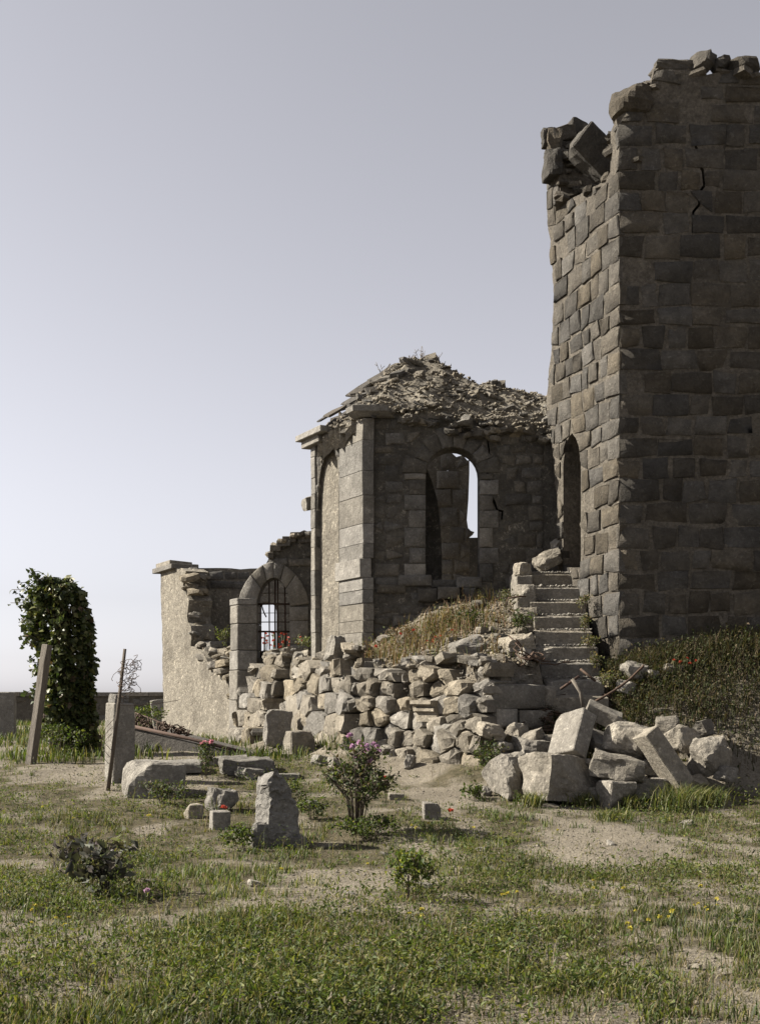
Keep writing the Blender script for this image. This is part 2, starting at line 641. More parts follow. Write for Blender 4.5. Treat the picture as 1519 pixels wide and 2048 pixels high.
def coursed(W, zs, inside, s0, s1, lmin, lmax, mat, parent, rng, joint=0.012, proud=(0.01, 0.03), depth=0.12, skip=0.0,
            bev=0.02, bulge=0.015, skew=0.012, first=None, jit=0.006, keepq=0.55, tilt=0.0, name='stone', pmod=None):
    cnt = 0
    for ci in range(len(zs) - 1):
        za, zb = zs[ci], zs[ci + 1]
        s = s0 - (rng.uniform(0, lmax * 0.6) if first is None else 0)
        while s < s1:
            L = rng.uniform(lmin, lmax)
            if first is not None and s == s0:
                L = first[ci % len(first)]
            e = min(s + L, s1)
            if s1 - e < lmin * 0.5:
                e = s1
            a, b = s + joint / 2, e - joint / 2
            s = e
            if b - a < 0.05 or rng.random() < skip:
                continue
            m = (a + b) / 2
            ta, tb = tilt * a, tilt * b
            poly = [(a, za + joint / 2 + ta), (b, za + joint / 2 + tb), (b, zb - joint / 2 + tb), (a, zb - joint / 2 + ta)]
            poly = [(p[0] + rng.uniform(-skew, skew), p[1] + rng.uniform(-skew, skew)) for p in poly]
            c = ((a + b) / 2, (za + zb) / 2 + tilt * m)
            if not inside(*c):
                continue
            q = []
            bad = 0
            for p in poly:
                t = 1.0
                while t > 0.1 and not inside(c[0] + (p[0] - c[0]) * t, c[1] + (p[1] - c[1]) * t):
                    t -= 0.1
                if t < 0.35:
                    bad += 1
                q.append((c[0] + (p[0] - c[0]) * t, c[1] + (p[1] - c[1]) * t))
            if bad > 2:
                continue
            pr = rng.uniform(*proud)
            if pmod:
                pr += pmod(c[0], c[1])
            poly_stone(W, q, pr, depth, mat, parent, rng, bev, bulge, jit, name)
            cnt += 1
    return cnt


def courses(z0, z1, hmin, hmax, rng):
    zs = [z0]
    while zs[-1] < z1:
        zs.append(zs[-1] + rng.uniform(hmin, hmax))
    return zs


def voronoi_cells(pts, box, ax=1.0):
    """cells of points in (s, z); ax squashes distances along s so that cells come out wider than tall"""
    P2 = [(p[0] * ax, p[1]) for p in pts]
    cells = []
    x0, z0, x1, z1 = box[0] * ax, box[1], box[2] * ax, box[3]
    for i, p in enumerate(P2):
        poly = [(x0, z0), (x1, z0), (x1, z1), (x0, z1)]
        order = sorted(((q[0] - p[0]) ** 2 + (q[1] - p[1]) ** 2, j) for j, q in enumerate(P2) if j != i)[:24]
        for _, j in order:
            q = P2[j]
            nx, nz = q[0] - p[0], q[1] - p[1]
            mx, mz = (q[0] + p[0]) / 2, (q[1] + p[1]) / 2
            o = []
            for a in range(len(poly)):
                A, B = poly[a], poly[(a + 1) % len(poly)]
                da = (A[0] - mx) * nx + (A[1] - mz) * nz
                db = (B[0] - mx) * nx + (B[1] - mz) * nz
                if da <= 0:
                    o.append(A)
                if (da <= 0) != (db <= 0):
                    t = da / (da - db)
                    o.append((A[0] + (B[0] - A[0]) * t, A[1] + (B[1] - A[1]) * t))
            poly = o
            if len(poly) < 3:
                break
        cells.append([(a / ax, b) for a, b in poly])
    return cells


def shrink(poly, d):
    n = len(poly)
    cs = sum(p[0] for p in poly) / n
    cz = sum(p[1] for p in poly) / n
    out = []
    for p in poly:
        r = math.hypot(p[0] - cs, p[1] - cz)
        k = max(0.4, 1 - d / max(r, 1e-6))
        out.append((cs + (p[0] - cs) * k, cz + (p[1] - cz) * k))
    q = []
    for p in out:
        if not q or math.hypot(p[0] - q[-1][0], p[1] - q[-1][1]) > 0.025:
            q.append(p)
    return q


def rubble_face(W, s0, s1, z0, z1, size, inside, mat, parent, rng, ax=0.7, proud=(0.0, 0.07), depth=0.2, gap=0.01, bev=0.04,
                bulge=0.03, name='stone', skip=0.0, pmod=None, grade=0.0, jit=0.012):
    pts = []
    z = z0
    row = 0
    while z < z1 + size * 0.4:
        k = 1.0 + grade * (1 - (z - z0) / max(z1 - z0, .01))
        s = s0 - (0.5 if row % 2 else 0) * size / ax * k
        while s < s1 + size:
            kk = k * rng.choice((0.55, 0.75, 0.95, 1.1, 1.35, 1.6))
            pts.append((s + rng.uniform(-.28, .28) * size / ax, z + rng.uniform(-.22, .22) * size))
            s += size / ax * kk
        z += size * k
        row += 1
    cells = voronoi_cells(pts, (s0 - .05, z0 - .05, s1 + .05, z1 + 0.2), ax)
    n = 0
    for c in cells:
        if len(c) < 3:
            continue
        c = shrink(c, gap)
        if len(c) < 3:
            continue
        m = (sum(p[0] for p in c) / len(c), sum(p[1] for p in c) / len(c))
        if not inside(*m) or rng.random() < skip:
            continue
        q = []
        for p in c:
            t = 1.0
            while t > 0.3 and not inside(m[0] + (p[0] - m[0]) * t, m[1] + (p[1] - m[1]) * t):
                t -= 0.1
            q.append((m[0] + (p[0] - m[0]) * t, m[1] + (p[1] - m[1]) * t))
        w = max(p[0] for p in q) - min(p[0] for p in q)
        h = max(p[1] for p in q) - min(p[1] for p in q)
        if min(w, h) < 0.05:
            continue
        pr = rng.uniform(*proud) + (pmod(*m) if pmod else 0)
        poly_stone(W, q, pr, depth, mat, parent, rng, min(bev, 0.3 * min(w, h)), bulge, jit, name, fan=False)
        n += 1
    return n


def voussoirs(W, cs, cz, r0, r1, a0, a1, n, proud, depth, mat, parent, rng, rz=1.0, skip=()):
    for i in range(n):
        if i in skip:
            continue
        b0 = math.radians(a0 + (a1 - a0) * i / n + 0.7)
        b1 = math.radians(a0 + (a1 - a0) * (i + 1) / n - 0.7)
        ro = r1 * rng.uniform(0.86, 1.1)
        poly = []
        for k in range(4):
            b = b0 + (b1 - b0) * k / 3
            poly.append((cs + r0 * math.cos(b), cz + rz * r0 * math.sin(b)))
        for k in range(3, -1, -1):
            b = b0 + (b1 - b0) * k / 3
            poly.append((cs + ro * math.cos(b), cz + rz * ro * math.sin(b)))
        if (poly[1][0] - poly[0][0]) * (poly[4][1] - poly[1][1]) < 0:
            pass
        poly_stone(W, poly, proud + rng.uniform(-.006, .006), depth, mat, parent, rng, 0.012, 0.006, 0.003, 'voussoir', sub=False)


def rect(W, u0, v0, u1, v1):
    a = W.px(u0, v1)
    b = W.px(u1, v1)
    c = W.px(u1, v0)
    d = W.px(u0, v0)
    return [a, b, c, d]


def box_on(W, s0, s1, z0, z1, o0, o1, mat, parent, name, rng, jit=0.004, label=None):
    V = []
    for o in (o0, o1):
        for s, z in ((s0, z0), (s1, z0), (s1, z1), (s0, z1)):
            V.append(W.pt(s + rng.uniform(-jit, jit), z + rng.uniform(-jit, jit), o))
    Fc = [(0, 1, 2, 3), (7, 6, 5, 4), (0, 4, 5, 1), (1, 5, 6, 2), (2, 6, 7, 3), (3, 7, 4, 0)]
    c = sum(V, Vector()) / 8
    me = mesh_from(name, [v - c for v in V], Fc)
    bm = bmesh.new()
    bm.from_mesh(me)
    bmesh.ops.bevel(bm, geom=bm.edges[:], offset=0.008, segments=1, affect='EDGES')
    bmesh.ops.recalc_face_normals(bm, faces=bm.faces)
    bm.to_mesh(me)
    bm.free()
    return add(name, me, mat, parent, c, None, label)


# ---- broken stone bodies
def rock_mesh(name, dims, seed, planes=7, amp=0.04, res=5, boxy=0.6, keep_bottom=False, smooth=False):
    """irregular stone: rounded cube cut by random planes, roughened"""
    rng = random.Random(seed)
    bm = bmesh.new()
    bmesh.ops.create_cube(bm, size=2.0)
    bmesh.ops.subdivide_edges(bm, edges=bm.edges[:], cuts=res, use_grid_fill=True)
    pl = []
    for _ in range(planes):
        n = Vector((rng.gauss(0, 1), rng.gauss(0, 1), rng.gauss(0, 0.8) + (0.2 if keep_bottom else 0))).normalized()
        pl.append((n, rng.uniform(0.62, 0.98) * (1 + 0.45 * boxy)))
    off = Vector((rng.uniform(0, 50), rng.uniform(0, 50), rng.uniform(0, 50)))
    for v in bm.verts:
        c = v.co.copy()
        sph = c.normalized() * 1.18
        c = c * boxy + sph * (1 - boxy)
        for n, d in pl:
            e = c.dot(n) - d
            if e > 0:
                c -= n * e
        v.co = c
    for v in bm.verts:
        c = v.co
        k = mnoise.fractal(c * 1.3 + off, 0.9, 2.0, 4)
        k2 = mnoise.noise(c * 5.0 + off)
        c = c * (1 + amp * 2.2 * k + amp * 0.5 * k2)
        v.co = Vector((c.x * dims[0] / 2, c.y * dims[1] / 2, c.z * dims[2] / 2))
    bmesh.ops.recalc_face_normals(bm, faces=bm.faces)
    me = bpy.data.meshes.new(name)
    bm.to_mesh(me)
    bm.free()
    if smooth:
        me.polygons.foreach_set('use_smooth', [True] * len(me.polygons))
    return me


def cut_block_mesh(name, dims, seed, amp=0.012, res=4, chips=3, shear=(0, 0)):
    """sawn block with worn arrises and a few broken corners"""
    rng = random.Random(seed)
    bm = bmesh.new()
    bmesh.ops.create_cube(bm, size=1.0)
    for v in bm.verts:
        v.co = Vector((v.co.x * dims[0], v.co.y * dims[1], v.co.z * dims[2]))
    bmesh.ops.bevel(bm, geom=bm.edges[:], offset=min(dims) * 0.05, segments=1, affect='EDGES')
    bmesh.ops.subdivide_edges(bm, edges=[e for e in bm.edges if e.calc_length() > min(dims) * 0.3], cuts=res, use_grid_fill=True)
    off = Vector((rng.uniform(0, 50), rng.uniform(0, 50), rng.uniform(0, 50)))
    pl = []
    for _ in range(chips):
        c = Vector((rng.choice((-1, 1)) * dims[0] / 2, rng.choice((-1, 1)) * dims[1] / 2, rng.choice((-1, 1, 1)) * dims[2] / 2))
        n = Vector((c.x / dims[0] * rng.uniform(.4, 2), c.y / dims[1] * rng.uniform(.4, 2), c.z / dims[2] * rng.uniform(.4, 2))).normalized()
        pl.append((n, c.dot(n) - rng.uniform(0.08, 0.45) * min(dims)))
    for v in bm.verts:
        c = v.co.copy()
        for n, d in pl:
            e = c.dot(n) - d
            if e > 0:
                c -= n * e * 0.95
        nn = Vector((mnoise.noise(c * 6 + off), mnoise.noise(c * 6 + off + Vector((9, 0, 0))), mnoise.noise(c * 6 + off + Vector((0, 9, 0)))))
        nn2 = Vector((mnoise.noise(c * 19 + off), mnoise.noise(c * 19 + off + Vector((9, 0, 0))), mnoise.noise(c * 19 + off + Vector((0, 9, 0)))))
        c += nn * amp + nn2 * amp * 0.4
        c.x += shear[0] * c.z
        c.y += shear[1] * c.z
        v.co = c
    bmesh.ops.recalc_face_normals(bm, faces=bm.faces)
    me = bpy.data.meshes.new(name)
    bm.to_mesh(me)
    bm.free()
    return me


CHIPS = [rock_mesh('chip_%d' % i, (1, 0.8, 0.55), 900 + i, 6, 0.06, 1, 0.7) for i in range(14)]
FLAKES = [rock_mesh('flake_%d' % i, (1, 0.7, 0.22), 950 + i, 5, 0.05, 1, 0.85) for i in range(10)]


def instance(proto, name, mat, parent, loc, rot, sc, label=None, cat=None, group=None):
    key = proto.name + '|' + mat.name
    me = bpy.data.meshes.get(key)
    if me is None:
        me = proto.copy()
        me.name = key
        me.materials.clear()
        me.materials.append(mat)
    o = add(name, me, mat, parent, loc, rot, label, cat, group)
    o.scale = sc
    return o


def tube_mesh(name, pts, rad, sides=6, taper=None):
    V, Fc = [], []
    n = len(pts)
    pts = [Vector(p) for p in pts]
    prev = None
    for i, p in enumerate(pts):
        t = (pts[min(i + 1, n - 1)] - pts[max(i - 1, 0)]).normalized()
        a = t.orthogonal().normalized() if prev is None else (prev - t * prev.dot(t)).normalized()
        prev = a
        b = t.cross(a)
        r = rad if taper is None else rad * (1 + (taper - 1) * i / max(1, n - 1))
        for k in range(sides):
            an = 2 * math.pi * k / sides
            V.append(p + a * math.cos(an) * r + b * math.sin(an) * r)
    for i in range(n - 1):
        for k in range(sides):
            k2 = (k + 1) % sides
            Fc.append((i * sides + k, i * sides + k2, (i + 1) * sides + k2, (i + 1) * sides + k))
    Fc.append(tuple(range(sides - 1, -1, -1)))
    Fc.append(tuple((n - 1) * sides + k for k in range(sides)))
    return V, Fc


def tube(name, pts, rad, mat, parent, sides=6, taper=None, label=None, cat=None, group=None):
    V, Fc = tube_mesh(name, pts, rad, sides, taper)
    c = Vector(pts[0])
    me = mesh_from(name, [v - c for v in V], Fc, True)
    return add(name, me, mat, parent, c, None, label, cat, group)


def multi_tube(name, lines, rad, mat, parent, loc, sides=5, label=None, cat=None, kind=None):
    V, Fc = [], []
    for pts in lines:
        v, f = tube_mesh(name, pts, rad, sides)
        k = len(V)
        V += v
        Fc += [tuple(i + k for i in q) for q in f]
    c = Vector(loc)
    me = mesh_from(name, [v - c for v in V], Fc, True)
    return add(name, me, mat, parent, c, None, label, cat, kind=kind)


def plan_block(plan, z0, z1, mat, parent, name='block', bev=0.012, jit=0.004, rng=R):
    n = len(plan)
    V = [Vector((p[0] + rng.uniform(-jit, jit), p[1] + rng.uniform(-jit, jit), z)) for z in (z0, z1) for p in plan]
    Fc = [tuple(range(n - 1, -1, -1)), tuple(range(n, 2 * n))] + [(i, (i + 1) % n, n + (i + 1) % n, n + i) for i in range(n)]
    c = sum(V, Vector()) / len(V)
    me = mesh_from(name, [v - c for v in V], Fc)
    bm = bmesh.new()
    bm.from_mesh(me)
    bmesh.ops.recalc_face_normals(bm, faces=bm.faces)
    if bev:
        bmesh.ops.bevel(bm, geom=bm.edges[:], offset=bev, segments=1, affect='EDGES')
    bm.to_mesh(me)
    bm.free()
    return add(name, me, mat, parent, c)


# ================================================================== the tower
def build_tower():
    rng = random.Random(11)
    TF = Wall((3.01, 14.5), (1, 0.0))
    TL = Wall((3.01, 14.5), (-0.317, 1), True)
    t = thing('ruined_tower', (4.0, 15.5, 1.2), 'tall ruined square stone tower with broken top at the right edge', 'tower')
    front = [(1237, 1400), (1237, 300), (1231, 238), (1262, 215), (1295, 190), (1307, 141), (1372, 139), (1400, 152), (1460, 140), (1520, 150), (1600, 190), (1600, 1400)]
    fo = ragged(TF.pts(front), 0.16, 0.03, rng, lambda s, z: z < 8.0)
    fcr = TF.pts([(1390, 285), (1396, 300), (1394, 318), (1407, 338), (1410, 372), (1398, 388), (1400, 410), (1388, 424), (1386, 466), (1382, 466), (1383, 422), (1395, 408), (1393, 386), (1405, 370), (1402, 342), (1389, 322), (1391, 302), (1386, 286)])
    V, Fc = prism(TF, fo, [fcr], 0.55, -0.004)
    add_world('wall_core', V, Fc, M['mortar'], t)
    left = [(1237, 1400), (1237, 300), (1226, 335), (1205, 362), (1160, 388), (1134, 402), (1120, 405), (1118, 352), (1112, 300), (1092, 285), (1092, 350),
            (1094, 440), (1104, 540), (1108, 620), (1103, 680), (1096, 740), (1091, 800), (1100, 880), (1112, 990), (1118, 1400)]
    lo = ragged(TL.pts(left), 0.14, 0.025, rng, lambda s, z: s < 0.05 or z < 3.0)
    door = [(1160, 1135), (1160, 925), (1156, 893), (1150, 876), (1142, 866), (1135, 876), (1129, 895), (1125, 928), (1125, 1135)]
    dh = TL.pts(door)
    V, Fc = prism(TL, lo, [dh], 0.5, -0.004)
    add_world('wall_core', V, Fc, M['mortar'], t)
    # the far wall of the tower, seen through the broken top, and the closed sides
    TB = Wall((2.34, 16.6), (1, 0.12))
    bo = ragged(TB.pts([(1125, 900), (1122, 400), (1112, 320), (1100, 290), (1105, 268), (1128, 266), (1150, 268), (1172, 282), (1200, 292), (1226, 285), (1290, 260), (1420, 240), (1600, 260), (1600, 900)]), 0.15, 0.04, rng)
    V, Fc = prism(TB, bo, [], 0.4)
    add_world('rear_wall', V, Fc, M['mortar'], t)
    Vb = Wall((6.8, 14.55), (-0.05, 1))
    V, Fc = prism(Vb, [(0, 0.5), (2.4, 0.5), (2.4, 8.6), (1.2, 8.9), (0, 9.0)], [], 0.5)
    add_world('side_wall', V, Fc, M['mortar'], t)
    zs = courses(0.95, 9.5, 0.22, 0.31, rng)
    fin = lambda s, z: pip((s, z), fo) and s > -0.03
    fin2 = lambda s, z: pip((max(s, 0.012), z), fo) and not pip((s, z), fcr)
    coursed(TF, zs, fin2, -0.02, 2.3, 0.24, 0.54, M['tower'], t, rng, 0.036, (0.001, 0.011), 0.1, 0.03, 0.006, 0.003, 0.028,
            [0.5, 0.28, 0.44, 0.34, 0.56, 0.3], jit=0.009)
    lin = lambda s, z: pip((max(s, 0.012), z), lo) and not pip((s, z), dh)
    zl = zs
    coursed(TL, zl, lin, -0.02, 2.3, 0.2, 0.42, M['tower'], t, rng, 0.03, (0.002, 0.022), 0.1, 0.05, 0.006, 0.004, 0.03,
            [0.3, 0.46, 0.26, 0.4], jit=0.008)
    # blocks inside the blind doorway
    zz = ZC
    a = TL.px(1125, 1110)[0]
    b = TL.px(1160, 1110)[0]
    for i in range(9):
        z0 = 2.75 + i * 0.2
        box_on(TL, a - 0.03, b + 0.03, z0, z0 + 0.19, -0.50, -0.33 + U(-.02, .02), M['tower'], t, 'blocking_stone', rng)
    # broken crown
    for (u, v, y, w, h, d, rz, ry) in ((1258, 210, 14.65, .42, .36, .5, .2, .1), (1402, 128, 14.6, .22, .26, .3, .5, .3), (1438, 134, 14.6, .2, .16, .3, .2, 0),
                                       (1340, 146, 14.75, .5, .16, .4, .1, 0), (1480, 138, 14.6, .3, .2, .4, .7, .1)):
        p = P(u, v, y)
        add('crown_stone', rock_mesh('crown_stone', (w, d, h), int(u), 8, 0.06, 4, 0.65), M['tower'], t, p, (0, ry, rz))
    p = P(1185, 306, 15.7)
    add('crown_stone', cut_block_mesh('crown_stone', (0.62, 0.4, 0.42), 5, 0.02), M['tower'], t, p, (0.25, 0.62, 0.35))
    for (u, v, y, w, h, d, ry) in ((1106, 290, 16.3, .2, .34, .3, .2), (1128, 274, 16.6, .3, .2, .3, -.3), (1150, 262, 16.7, .26, .2, .3, .2), (1165, 268, 16.7, .2, .22, .3, .5),
                                   (1094, 276, 16.3, .14, .26, .2, .1), (1104, 330, 16.2, .2, .4, .3, .05), (1142, 322, 16.6, .4, .45, .3, 0.0)):
        p = P(u, v, y)
        add('crown_stone', cut_block_mesh('crown_stone', (w, d, h), int(u + v), 0.03, 4, 3), M['tower'], t, p, (0, ry * .6, U(-.3, .3)))
    # torn courses and rubble core along the broken head
    def crumb(W, pts, off, n, s0, s1):
        q = W.pts(pts)
        for k in range(n):
            i = rng.randrange(len(q) - 1)
            f = rng.random()
            a_, b_ = q[i], q[i + 1]
            sz = rng.uniform(s0, s1)
            p_ = W.pt(a_[0] + (b_[0] - a_[0]) * f, a_[1] + (b_[1] - a_[1]) * f - sz * rng.uniform(-.1, .35), -rng.uniform(*off))
            instance(rng.choice(CHIPS), 'crown_stone', M['tower' if rng.random() < .7 else 'mortar'], t, p_, (rng.uniform(-.3, .3), rng.uniform(-.3, .3), rng.uniform(0, 6.3)), (sz * 1.4, sz, sz * .8))
    crumb(TL, [(1235, 310), (1226, 335), (1205, 362), (1160, 388), (1134, 402), (1121, 405), (1119, 352), (1112, 300), (1094, 285)], (0.02, .45), 44, .1, .26)
    crumb(TF, [(1240, 262), (1262, 215), (1295, 190), (1307, 145), (1372, 141), (1400, 150), (1460, 140), (1520, 150)], (0.02, .5), 40, .1, .24)
    return t


build_tower()


# ================================================================== the chapel (polygonal apse)
def build_chapel():
    rng = random.Random(23)
    t = thing('ruined_chapel', (0.8, 17.0, 2.0), 'roofless stone chapel apse with arched window and heap of rubble on top', 'chapel')
    CW = Wall((-0.25, 16.5), (1, 0))
    CF = Wall((-0.25, 16.5), (-0.57, 1), True)
    ppm = FPX / 16.5
    # ---- window wall
    cs, cz = CW.px(905, 947)
    r = 54 / ppm
    hole = [CW.px(850, 1172)] + [(cs + r * math.cos(a), cz + r * 0.98 * math.sin(a)) for a in [math.pi - i * math.pi / 14 for i in range(15)]] + [CW.px(959, 1172)]
    ck = [(974, 868), (979, 900), (976, 940), (978, 985), (990, 1002), (995, 1018), (1006, 1021), (1004, 1040), (1001, 1040), (1002, 1024), (992, 1022),
          (986, 1006), (974, 990), (973, 940), (976, 902), (971, 870)]
    crack = CW.pts(ck)
    wo_ = [(-0.02, 1.2), (2.86, 1.2), CW.px(1124, 875), CW.px(1085, 868), CW.px(1030, 858), CW.px(960, 842), CW.px(860, 836), CW.px(790, 836), (0.0, CW.px(725, 838)[1])]
    wo_ = ragged(wo_, 0.2, 0.015, rng, lambda s, z: z < 5.0)
    V, Fc = prism(CW, wo_, [hole, crack], 0.42)
    add_world('wall_core', V, Fc, M['plaster'], t)
    grow = lambda poly, k: poly
    jl = CW.px(806, 1000)[0]
    jr = CW.px(1002, 1000)[0]
    ro = 100 / ppm

    def inw(s, z):
        if not (0.16 < s < 2.6) or not pip((s, z), wo_):
            return False
        if pip((s, z), crack) or pip((s + .02, z), crack) or pip((s - .02, z), crack):
            return False
        if z > cz:
            return math.hypot(s - cs, z - cz) > ro
        if z > 2.9:
            return s < jl or s > jr
        return True
    zs = courses(1.5, 5.4, 0.13, 0.24, rng)
    coursed(CW, zs, inw, 0.17, 2.6, 0.16, 0.42, M['chapel'], t, rng, 0.03, (0.002, 0.02), 0.06, 0.2, 0.012, 0.008, 0.022)
    # jambs of dressed blocks, splayed inner edge
    zj = 2.92
    k = 0
    while zj < cz - 0.02:
        h = min(rng.uniform(0.2, 0.3), cz - zj)
        for (sa, sb) in ((CW.px(818 if k % 2 else 808, 1)[0], CW.px(850, 1)[0] + 0.004), (CW.px(959, 1)[0] - 0.004, CW.px(996 if k % 2 else 985, 1)[0])):
            poly_stone(CW, [(sa, zj + .005), (sb, zj + .005), (sb, zj + h - .005), (sa, zj + h - .005)], 0.016 + rng.uniform(-.006, .006), 0.26, M['chapel' if rng.random() < .6 else 'ashlar'], t, rng, 0.008, 0.004, 0.005, 'jamb_stone')
        zj += h
        k += 1
    voussoirs(CW, cs, cz, r - 0.004, ro * 0.95, 0, 180, 8, 0.018, 0.26, M['chapel'], t, rng)
    # sill stones
    for (u0, u1, v0, v1, o) in ((796, 862, 1150, 1172, .06), (862, 912, 1160, 1176, .03), (912, 962, 1155, 1176, .05), (835, 874, 1178, 1204, .10),
                                (874, 916, 1176, 1200, .16), (924, 951, 1176, 1202, .08), (752, 812, 1168, 1186, .05)):
        poly_stone(CW, rect(CW, u0, v0, u1, v1), o, 0.3, M['chapel'], t, rng, 0.02, 0.012, 0.008, 'sill_stone')
    # ---- far inner wall seen through the window
    D = Wall((0.4, 19.4), (1, 0.0))
    do = D.pts([(800, 1250), (800, 905), (850, 880), (896, 896), (903, 906), (912, 914), (925, 910), (934, 921), (938, 920), (938, 945), (936, 1000), (933, 1040), (936, 1060),
                (948, 1064), (938, 1072), (938, 1250)])
    dh = D.pts([(893, 931), (897, 932), (899, 944), (906, 950), (918, 949), (916, 955), (905, 957), (895, 948)])
    V, Fc = prism(D, do, [dh], 0.35)
    add_world('inner_wall', V, Fc, M['render'], t)
    ind = lambda s, z: pip((s, z), do) and not pip((s, z), dh)
    coursed(D, courses(2.0, 5.6, 0.24, 0.34, rng), ind, D.px(880, 1000)[0], D.px(948, 1000)[0], 0.25, 0.42, M['ashlar'], t, rng, 0.02, (0.005, 0.02), 0.05, 0.1, 0.015, 0.006)
    E = Wall((0.4, 20.6), (1, 0.0))
    V, Fc = prism(E, E.pts([(860, 1260), (860, 1077), (1010, 1074), (1010, 1260)]), [], 0.4)
    add_world('inner_wall', V, Fc, M['plaster'], t)
    # added wall piece, its curved edge shaping the dark shade left in the window
    Sh = Wall((0.0, 17.5), (1, 0.0))
    V, Fc = prism(Sh, Sh.pts([(790, 1250), (790, 890), (835, 890), (850, 930), (864, 965), (874, 1000), (880, 1050), (883, 1110), (883, 1250)]), [], 0.35)
    add_world('added_shade_piece', V, Fc, M['plaster'], t)
    # right part of the apse meeting the tower
    # ---- left face with blind arch
    fo = [(0.0, 1.2), CF.px(622, 1400), CF.px(622, 890), CF.px(650, 862), CF.px(700, 838), (0.0, CW.px(725, 838)[1])]
    fo[1] = (fo[1][0], 1.2)
    bh = CF.pts([(677, 1330), (677, 935), (673, 915), (668, 906), (662, 903), (655, 907), (648, 917), (642, 934), (638, 958), (635, 1000), (633, 1060), (632, 1330)])
    V, Fc = prism(CF, fo, [bh], 0.06)
    add_world('wall_core', V, Fc, M['plaster'], t)
    V, Fc = prism(CF, [(0.0, 1.2), (CF.px(622, 1400)[0], 1.2), (CF.px(622, 890)[0], 5.0), (0.0, 5.1)], [], 0.25, -0.063)
    add_world('blind_arch_panel', V, Fc, M['render'], t)
    inf = lambda s, z: pip((s, z), fo) and not pip((s, z), bh) and z < 5.0
    coursed(CF, courses(4.35, 5.4, 0.18, 0.26, rng), inf, 0.1, CF.px(624, 900)[0], 0.16, 0.3, M['chapel'], t, rng, 0.015, (0.004, 0.02), 0.05, 0.12, 0.012, 0.006)
    # ---- corner pilaster: courses that wrap round the corner
    pF, pW = 0.035, 0.07
    dF, nF = CF.d, CF.n

    def corner(off_f, off_w):
        # intersection of the two offset wall planes
        # plane W: y = 16.5 - off_w ; plane F: (p - o).nF = off_f
        y = 16.5 - off_w
        x = CF.o.x + (off_f - nF.y * (y - CF.o.y)) / nF.x
        return (x, y)
    s680 = CF.px(682, 1100)[0]
    z = 1.2
    zt = CW.px(725, 838)[1]
    i = 0
    while z < zt - 0.05:
        h = min(rng.uniform(0.17, 0.30) if z < 3.6 else rng.uniform(0.3, 0.5), zt - z)
        j = rng.uniform(-.008, .008)
        big = 0.03 if abs(z - 3.02) < 0.14 else 0.0
        c = corner(pF + j + big, pW + j)
        a = CF.pt(s680 + (big * 2), 0, pF + j + big)
        a2 = CF.pt(s680 + (big * 2), 0, -0.1)
        b = (c[0] + 0.16, c[1])
        plan_block([(c[0], c[1]), b, (b[0], 16.6), (a2.x, a2.y), (a.x, a.y)], z + 0.002, z + h - 0.002, M['ashlar'], t, 'pilaster_block', 0.006, 0.006, rng)
        z += h
    # far pilaster
    z = 1.2
    sf0, sf1 = CF.px(633, 1100)[0], CF.px(625, 1100)[0]
    zt2 = CF.px(628, 888)[1]
    while z < zt2 - 0.05:
        h = min(rng.uniform(0.2, 0.42), zt2 - z)
        j = rng.uniform(-.006, .006)
        q = [CF.pt(sf0, 0, 0.03 + j), CF.pt(sf1, 0, 0.03 + j), CF.pt(sf1, 0, -0.5), CF.pt(sf0, 0, -0.5)]
        plan_block([(p.x, p.y) for p in q], z + 0.002, z + h - 0.002, M['ashlar'], t, 'pilaster_block', 0.006, 0.006, rng)
        z += h
    # ---- cornice slabs
    zc0, zc1 = CW.px(740, 836)[1], CW.px(740, 817)[1]
    c0 = corner(0.10, 0.10)
    c1 = corner(0.22, 0.20)
    a = CF.pt(s680 * 0.8, 0, 0.2)
    V = []
    for (c, off, zz) in ((corner(.09, .09), .09, zc0), (corner(.21, .19), .2, zc0 + 0.06), (corner(.22, .2), .21, zc1)):
        q1 = CF.pt(0.12, 0, off)
        V.append([(c[0] + 0.50, c[1]), (c[0], c[1]), (q1.x, q1.y), (q1.x + .3, q1.y + .1), (c[0] + 0.50, 16.7)])
    vv = [Vector((p[0], p[1], zz)) for l, zz in zip(V, (zc0, zc0 + 0.06, zc1)) for p in l]
    Fc = [(4, 3, 2, 1, 0), (10, 11, 12, 13, 14)] + [(5 * k + i, 5 * k + (i + 1) % 5, 5 * k + 5 + (i + 1) % 5, 5 * k + 5 + i) for k in range(2) for i in range(5)]
    add_world('cornice_block', vv, Fc, M['ashlar'], t)
    s0, s1 = CF.px(650, 875)[0], CF.px(618, 880)[0]
    zc2 = CF.px(630, 890)[1]
    for (sa, sb, z0, z1, o) in ((s0, s1 + 0.05, zc2 - 0.02, zc2 + 0.10, 0.12), (s0 - .2, s1 + 0.1, zc2 + 0.09, zc2 + 0.18, 0.19)):
        box_on(CF, sa, sb, z0, z1, -0.2, o, M['ashlar'], t, 'cornice_block', rng, 0.012)
    p = P(622, 1006, 18.2)
    add('cornice_block', rock_mesh('cornice_block', (0.26, 0.4, 0.2), 77, 9, 0.06, 4, .8), M['ashlar'], t, p, (0.1, -0.3, 0.2))
    # ---- rubble heap on the vault
    ux = [-1.35, -1.15, -0.94, -0.47, -0.15, 0.25, 0.43, 0.72, 1.14, 1.35, 1.72, 2.1, 2.62]
    uz = [5.25, 5.45, 5.70, 5.98, 6.20, 6.46, 6.5, 6.44, 6.17, 5.98, 5.84, 5.78, 5.80]
    xs = np.arange(-1.4, 2.66, 0.09)
    ys = np.arange(16.34, 17.75, 0.09)
    X, Y = np.meshgrid(xs, ys)
    cap = np.interp(X, ux, uz)
    eave = np.interp(X, [-1.3, -0.3, 0.3, 1.0, 2.0, 2.7], [5.15, 5.25, 5.32, 5.25, 5.12, 5.08])
